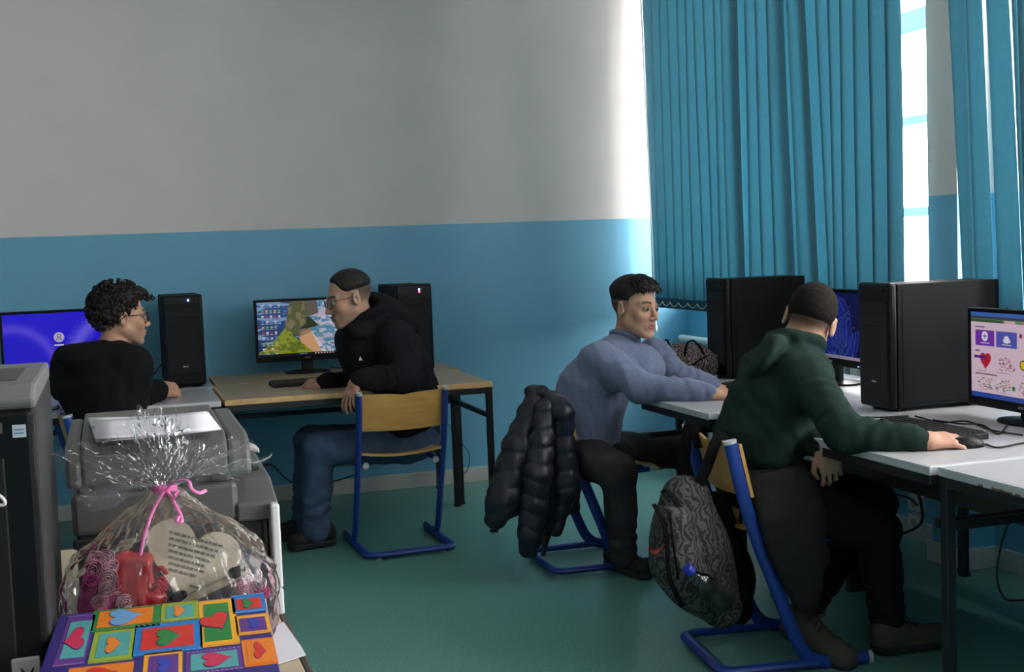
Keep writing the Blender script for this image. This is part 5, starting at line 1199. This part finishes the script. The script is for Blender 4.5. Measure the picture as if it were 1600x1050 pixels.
panels = [((60, 245, 235, 545), 'purple', (88, 282, 224, 500), 'teal', 'pink', (148, 388), (75, 78), -75), ((250, 195, 665, 325), 'green', (290, 207, 618, 302), 'orange', 'lblue', (440, 252), (52, 130), 95),
 ((672, 160, 898, 278), 'lime', (702, 182, 868, 256), 'teal', 'orange', (778, 217), (36, 48), 92), ((905, 145, 1135, 428), 'yellow', (932, 170, 1092, 398), 'green', 'red', (1002, 278), (62, 108), 25),
 ((1100, 112, 1308, 224), 'blue', (1128, 138, 1282, 204), 'red', 'green', (1195, 170), (32, 44), 92), ((1125, 236, 1335, 356), 'yellow', (1150, 256, 1312, 338), 'purple', 'dblue', (1235, 290), (34, 50), 92),
 ((248, 330, 506, 522), 'lime', (285, 350, 478, 492), 'teal', 'orange', (372, 422), (54, 60), 92), ((505, 282, 922, 470), 'blue', (552, 312, 870, 440), 'red', 'green', (705, 376), (54, 100), 92),
 ((1168, 382, 1372, 548), 'orange', (1195, 400, 1345, 530), 'orange', 'red', (1268, 458), (54, 50), 80), ((822, 448, 1168, 590), 'purple', (850, 468, 1140, 568), 'teal', 'pink', (1000, 512), (46, 120), 94),
 ((562, 462, 800, 640), 'yellow', (592, 486, 776, 610), 'purple', 'dblue', (690, 545), (50, 62), 92), ((100, 545, 496, 660), 'orange', (130, 560, 470, 640), 'orange', 'red', (290, 600), (40, 120), 92),
 ((60, 700, 300, 900), 'lime', (90, 720, 270, 880), 'teal', 'red', (180, 800), (55, 60), 90), ((320, 690, 640, 860), 'yellow', (350, 712, 610, 840), 'green', 'orange', (470, 775), (50, 90), 90), ((830, 640, 1150, 820), 'blue', (860, 660, 1120, 800), 'orange', 'pink', (980, 730), (50, 90), 90)]
for (a, b_, c_, d_), c1, (e, f, g, h), c2, c3, (hx, hy), (hw, hl), rot in panels:
    u0, v0 = bl(a, (b_+d_)/2)[0], bl((a+c_)/2, b_)[1]; u1, v1 = bl(c_, (b_+d_)/2)[0], bl((a+c_)/2, d_)[1]; r0 = [(u0, v0), (u0, v1), (u1, v1), (u1, v0)]
    u2, v2 = bl(e, (f+h)/2)[0], bl((e+g)/2, f)[1]; u3, v3 = bl(g, (f+h)/2)[0], bl((e+g)/2, h)[1]; r1 = [(u2, v2), (u2, v3), (u3, v3), (u3, v2)]
    if min(v1, v3) < -D_+.004: continue
    pn = flat(r0, .0006, c1, 'p').build('printed_panel', pm(c1), hb, world=True); q = flat(r1, .0011, c2, 'p'); q.build('panel_centre', pm(c2), pn, world=True)
    hu, hv = bl(hx, hy); su = abs(bl(hx+hl, hy)[0]-hu)*.88; sv = abs(bl(hx, hy+hw)[1]-hv)*.98
    th = math.radians(rot); P0 = []
    for x, y in HEART:
        X2, Y2 = (x*math.cos(th)-y*math.sin(th)), (x*math.sin(th)+y*math.cos(th)); P0.append((hu+X2*su, hv+Y2*sv))
    flat([(hu+(x-hu)*1.07, hv+(y-hv)*1.07) for x, y in P0], .0014, 'navy', 'p').build('heart_outline', pm('navy'), pn, world=True)
    flat(P0, .0018, c3, 'p').build('printed_heart', pm(c3), pn, world=True)
    dm = MB(); cc = 'white' if c1 in ('blue', 'purple', 'green') else 'red'
    for (ua, va, ub, vb) in ((u0, v0, u1, v0), (u0, v1, u1, v1)):
        for k in range(12):
            uu = u0+(u1-u0)*(k+.5)/12; vv = va+(.0035 if va == min(v0, v1) else -.0035); dm.add([bw(uu-.0022, vv, .0012), bw(uu+.0022, vv, .0012), bw(uu, vv+.0024*(1 if va == min(v0, v1) else -1), .0012)], [(0, 1, 2)])
    dm.build('border_dots', pm(cc), pn, world=True)['kind'] = 'stuff'
# ------------------------------------------------------------------ cellophane gift and what is in it
GC = np.array((-3.384, -5.035, TZ)); TIE = 1.027
cw = empty('cellophane_gift_wrap', GC, label='clear crinkled cellophane bag gathered with a pink ribbon before the printer', cat='wrapping')
CEL = clear_mat('cellophane', (.985, .985, .99), gloss=.30, rough=.07, bump=.35, bscale=30.)
ct = CEL.node_tree; cmx = [n for n in ct.nodes if n.type == 'MIX_SHADER'][0]; cdf = ct.nodes.new('ShaderNodeBsdfDiffuse'); cdf.inputs['Color'].default_value = (.85, .85, .88, 1); cm2 = ct.nodes.new('ShaderNodeMixShader'); cm2.inputs['Fac'].default_value = .028
ct.links.new(cmx.outputs['Shader'], cm2.inputs[1]); ct.links.new(cdf.outputs['BSDF'], cm2.inputs[2]); ct.links.new(cm2.outputs['Shader'], ct.nodes['Material Output'].inputs['Surface'])
rs = np.random.RandomState(5); NT = 240
def fold(th, z, a):
    s = 0
    for n, k, ph in ((5, 9, .3), (9, -14, 1.1), (14, 22, 2.0), (23, -35, .7), (37, 60, 1.9)): s += math.sin(n*th+k*z+ph+1.4*math.sin(3*th+12*z))/n**.55
    return a*s
V = []; hs_ = list(np.linspace(0, 1, 64))
for t in hs_:
    z = TZ+.004+(TIE-TZ-.004)*t; R0 = np.interp(t, [0, .08, .45, .62, .78, .9, 1], [.155, .168, .172, .150, .100, .050, .014])
    for j in range(NT):
        th = 2*math.pi*j/NT; tri = abs(((th*11/(2*math.pi)+.3*math.sin(th*3)) % 1)-.5)*2
        r_ = R0*(1+fold(th, z, .035)-.16*tri*max(0, t-.35)); V.append((GC[0]+math.cos(th)*r_, GC[1]+math.sin(th)*r_*.70, z+.006*math.sin(5*th+20*t)*(0 < t < 1)))
nb = len(hs_)
for k, t in enumerate(np.linspace(.05, 1, 26)):
    for j in range(NT):
        th = 2*math.pi*j/NT; tri = abs(((th*8/(2*math.pi)+.25*math.sin(th*2)) % 1)-.5)*2; s2 = math.sin(th)**2
        r_ = .016+t*(.112+.018*math.sin(3*th+.4)+.03*(tri-.5)+.012*math.sin(7*th+2)); r_ *= 1+fold(th, t*.2, .08)
        zz = TIE+.006+t*(.028+.080*s2+.018*math.sin(3*th+1.2))+.030*(tri-.5)*t+.012*fold(th*1.3, t*.3, 1.)*t-.030*t*t*(1-s2)
        V.append((GC[0]+math.cos(th)*r_*1.12, GC[1]+.004+math.sin(th)*r_*(.46-.12*t), zz))
V = np.array(V); th_ = np.arctan2((V[:, 1]-GC[1])/.7, V[:, 0]-GC[0]); rr_ = np.hypot(V[:, 0]-GC[0], (V[:, 1]-GC[1])/.7); zz_ = V[:, 2]; fr_ = np.arange(len(V)) >= nb*NT
ri = 0
for n_, a_ in ((6, 1.), (10, .8), (17, .6), (27, .5), (41, .35)):
    sw1, sw2 = rs.uniform(0, 6.28, 2); sk = rs.uniform(-1, 1)*26
    ri = ri+a_*(np.abs(np.sin(n_*.5*th_+sk*zz_*(1+.4*np.sin(th_*3))+.9*np.sin(zz_*34+3*th_+sw2)+sw1))-.6)
V = V+rs.normal(size=V.shape)*np.where(fr_, .0008, .0)[:, None]
am = np.where(fr_, .013*np.clip(rr_/.06, .1, 1.), .0065*np.clip((TIE-zz_)/.06, .12, 1.)*np.clip((zz_-TZ)/.02, 0, 1))*ri
kk = np.stack([np.cos(th_), .7*np.sin(th_), np.where(fr_, 1.1, .15)], -1); V = V+kk*am[:, None]
for q_ in range(3):      # long diagonal creases pulled towards the knot
    K = rs.normal(size=3)*np.array((50, 50, 34)); V = V+kk*(np.where(fr_, .004, .003)*(np.abs(np.sin(V @ K+rs.uniform(0, 6)))-.6)*np.clip((zz_-TZ)/.02, 0, 1)*np.clip(rr_/.04, 0, 1))[:, None]
F = []
tot = nb+26
for i in range(tot-1):
    for j in range(NT):
        k = (j+1) % NT; F.append((i*NT+j, i*NT+k, (i+1)*NT+k, (i+1)*NT+j))
obj('cellophane_sheet', V, np.array(F), CEL, cw, world=True, smooth=24)
M_RIB = mat('pink_ribbon', (.72, .16, .42), .22, spec=.7)
rb = MB(); ty = GC[1]
for k in range(3): rb.tube([(GC[0]+.017*math.cos(a), GC[1]+.013*math.sin(a), TIE+.003*(k-1)) for a in np.linspace(0, 2*math.pi, 19)[:-1]], .0035, 6, closed=True)
f_ = lambda x, y, d=-5.07: A(x, y, d)
for P in ([f_(258, 766), f_(275, 752, -5.09), f_(294, 751, -5.11), f_(300, 764, -5.12), f_(312, 770, -5.12), f_(322, 766, -5.11)], [f_(262, 768), f_(272, 785, -5.11), f_(281, 802, -5.13), f_(284, 814, -5.14), f_(276, 815, -5.14), f_(279, 806, -5.135)],
          [f_(256, 768), f_(238, 800, -5.12), f_(226, 835, -5.155), f_(219, 868, -5.175)], [f_(260, 768), f_(272, 778, -5.1), f_(279, 768, -5.1), f_(272, 775, -5.11)]):
    rb.tube(spline(P, 6), .0030, 6, flat=.5)
rb.build('ribbon', M_RIB, cw, world=True, smooth=50)
# heart plaque
hp = empty('heart_plaque', (-3.35, -5.06, TZ), label='cream heart shaped plaque with rows of grey text inside the cellophane', cat='plaque')
cx = A(299, 872, -5.045); ro = math.radians(-22); wv_ = nrm((1, .06, 0)); up_ = nrm((0, .16, 1)); HX = nrm(wv_*math.cos(ro)+up_*math.sin(ro)); HY = nrm(np.cross(np.cross(wv_, up_), HX)); sc_ = .085
HP = [(x*sc_*1.0, y*sc_*.92) for x, y in HEART]; nrmv = np.cross(HX, HY)
if nrmv[1] > 0: nrmv = -nrmv
M_CREAM = mat('cream_plaque', (.56, .50, .38), .35)
MB().prism(HP, -nrmv*.014, cx, HX, HY).build('heart_panel', M_CREAM, hp, world=True, bevel=.003)
tx = MB()
for row in range(7):
    y = .030-row*.0098; x = -.048+.003*row; xe = .040-.004*row
    while x < xe:
        wd = rs.uniform(.004, .011); tx.prism([(x, y), (x+wd, y), (x+wd, y+.0042), (x, y+.0042)], nrmv*.0008, cx+nrmv*.0002, HX, HY); x += wd+.002
tx.prism([(.012, -.046), (.028, -.046), (.028, -.042), (.012, -.042)], nrmv*.0008, cx, HX, HY)
o = tx.build('text_lines', mat('grey_text', (.16, .14, .11), .6), hp, world=True); o['kind'] = 'stuff'
e0, e1 = A(282, 942, -5.10), A(390, 890, -5.08); MB().tube([e0, e1], .010, 6, flat=.7).build('stand_bar', mat('tan_bar', (.30, .25, .18), .4), hp, world=True)
for x, y in ((276, 934), (367, 895)):
    cc = A(x, y, -5.10); G = Field(cc-.04, cc+.04, .004); G.add(ell(cc, (.013, .010, .010)), .004); G.add(ell(cc+(.010, 0, .004), (.008, .008, .008)), .004); V, Q = G.mesh(); obj('stand_knob', V, Q, M_PLG, hp, world=True, smooth=180)
MB().tube([e0, (e0[0], -5.05, TZ)], .008, 8).build('stand_leg', M_PLG, hp, world=True); MB().tube([e1, (e1[0]-.01, -5.03, TZ)], .008, 8).build('stand_leg', M_PLG, hp, world=True)
# red gift
rg = empty('red_satin_pouch', (*A(215, 905, -5.06)[:2], TZ), label='shiny red satin pouch between the pink roses and the heart plaque', cat='pouch')
garment('pouch', rg, [rbx(A(205, 895, -5.06)+(0, 0, -.0), (.030, .022, .034), .012, frame((.25, 1, 0), (.25, 0, 1))), cap(A(222, 925, -5.07), A(240, 935, -5.08), .026, .020), cap(A(208, 920, -5.06), (A(208, 920, -5.06)*(1, 1, 0)+(0, 0, TZ+.03)), .034, .03)], mat('red_satin', (.42, .012, .022), .25, spec=.6), h=.004, k=.015, wr=wrinkle(51, .004, 2.2))
b = MB()
for k in range(7):
    c = A(232+rs.uniform(-8, 12), 905+rs.uniform(-12, 20), -5.095); b.tube(spline([c, c+(.010, -.004, .008), c+(.018, -.004, -.004)], 4), .003, 5)
b.build('red_ribbon_curl', mat('red_foil', (.55, .04, .08), .15, metal=.4), rg, world=True, smooth=60)
def rose(c, R, m, parent, ax):
    b = MB(); ax = nrm(ax); t = nrm(np.cross(ax, (0, 0, 1) if abs(ax[2]) < .9 else (1, 0, 0))); u = np.cross(ax, t)
    V = []; N = 58
    for k in range(N):      # petals rolled into one spiral band, proud of a cup
        a = k*.42; rr = R*(.10+.86*k/N)*(1+.07*math.sin(k*1.9)); top = R*(.62-.50*(k/N)**1.3)+R*.07*math.sin(k*1.1); p = c+(t*math.cos(a)+u*math.sin(a))*rr
        V += [p-ax*R*.5, p+ax*top+(p-c)*.06]
    b.add(V, [(2*k, 2*k+2, 2*k+3, 2*k+1) for k in range(N-1)]); b.lathe([(R*.3, -R*.6), (R*.9, -R*.40), (R*.6, -R*.25), (0, -R*.2)], c, axis=ax, seg=12)
    o = b.build('rose', m, parent, world=True, smooth=60); o.modifiers.new('thick', 'SOLIDIFY').thickness = R*.05; return o
M_ROS = [mat('pale_pink_foam', (.66, .36, .44), .6), mat('mid_pink_foam', (.60, .22, .36), .6), mat('hot_pink_foam', (.62, .06, .30), .55), mat('white_pink_foam', (.78, .60, .64), .6)]
ro_ = empty('rose_bouquet', (*A(160, 910, -5.06)[:2], TZ), label='column of pale pink foam roses at the left inside the cellophane', cat='flowers')
for k, (x, y, ci) in enumerate([(152, 874, 0), (166, 872, 0), (146, 888, 1), (160, 888, 0), (172, 886, 0), (143, 903, 2), (156, 905, 0), (170, 902, 0), (140, 920, 2), (152, 922, 1), (166, 920, 0), (178, 916, 0), (142, 938, 2), (156, 940, 0), (170, 938, 0), (184, 934, 1), (196, 942, 0)]):
    c = A(x, y, -5.085+.012*math.sin(k*2.3)); rose(c, .0150, M_ROS[ci], ro_, (rs.uniform(-.5, .5), -1, rs.uniform(-.1, .5)))
garment('foam_core', ro_, [cap(A(160, 880, -5.055), A(158, 945, -5.055), .022, .030), cap(A(158, 940, -5.055), A(158, 940, -5.055)*(1, 1, 0)+(0, 0, TZ+.032), .03, .03)], M_ROS[2], h=.005)
r2 = empty('rose_bouquet', (*A(392, 915, -5.06)[:2], TZ), label='pink and white roses at the right inside the cellophane, under the heart\'s right lobe', cat='flowers')
for k, (x, y, ci) in enumerate([(384, 905, 3), (398, 900, 3), (378, 917, 0), (392, 916, 0), (405, 912, 3), (384, 930, 0), (400, 928, 2), (410, 926, 2)]):
    c = A(x, y, -5.085+.008*math.sin(k*2.3)); rose(c, .0135, M_ROS[ci], r2, (rs.uniform(-.4, .4), -1, rs.uniform(-.1, .5)))
garment('foam_core', r2, [cap(A(394, 912, -5.06), A(394, 912, -5.06)*(1, 1, 0)+(0, 0, TZ+.027), .020, .026)], M_ROS[0], h=.005)
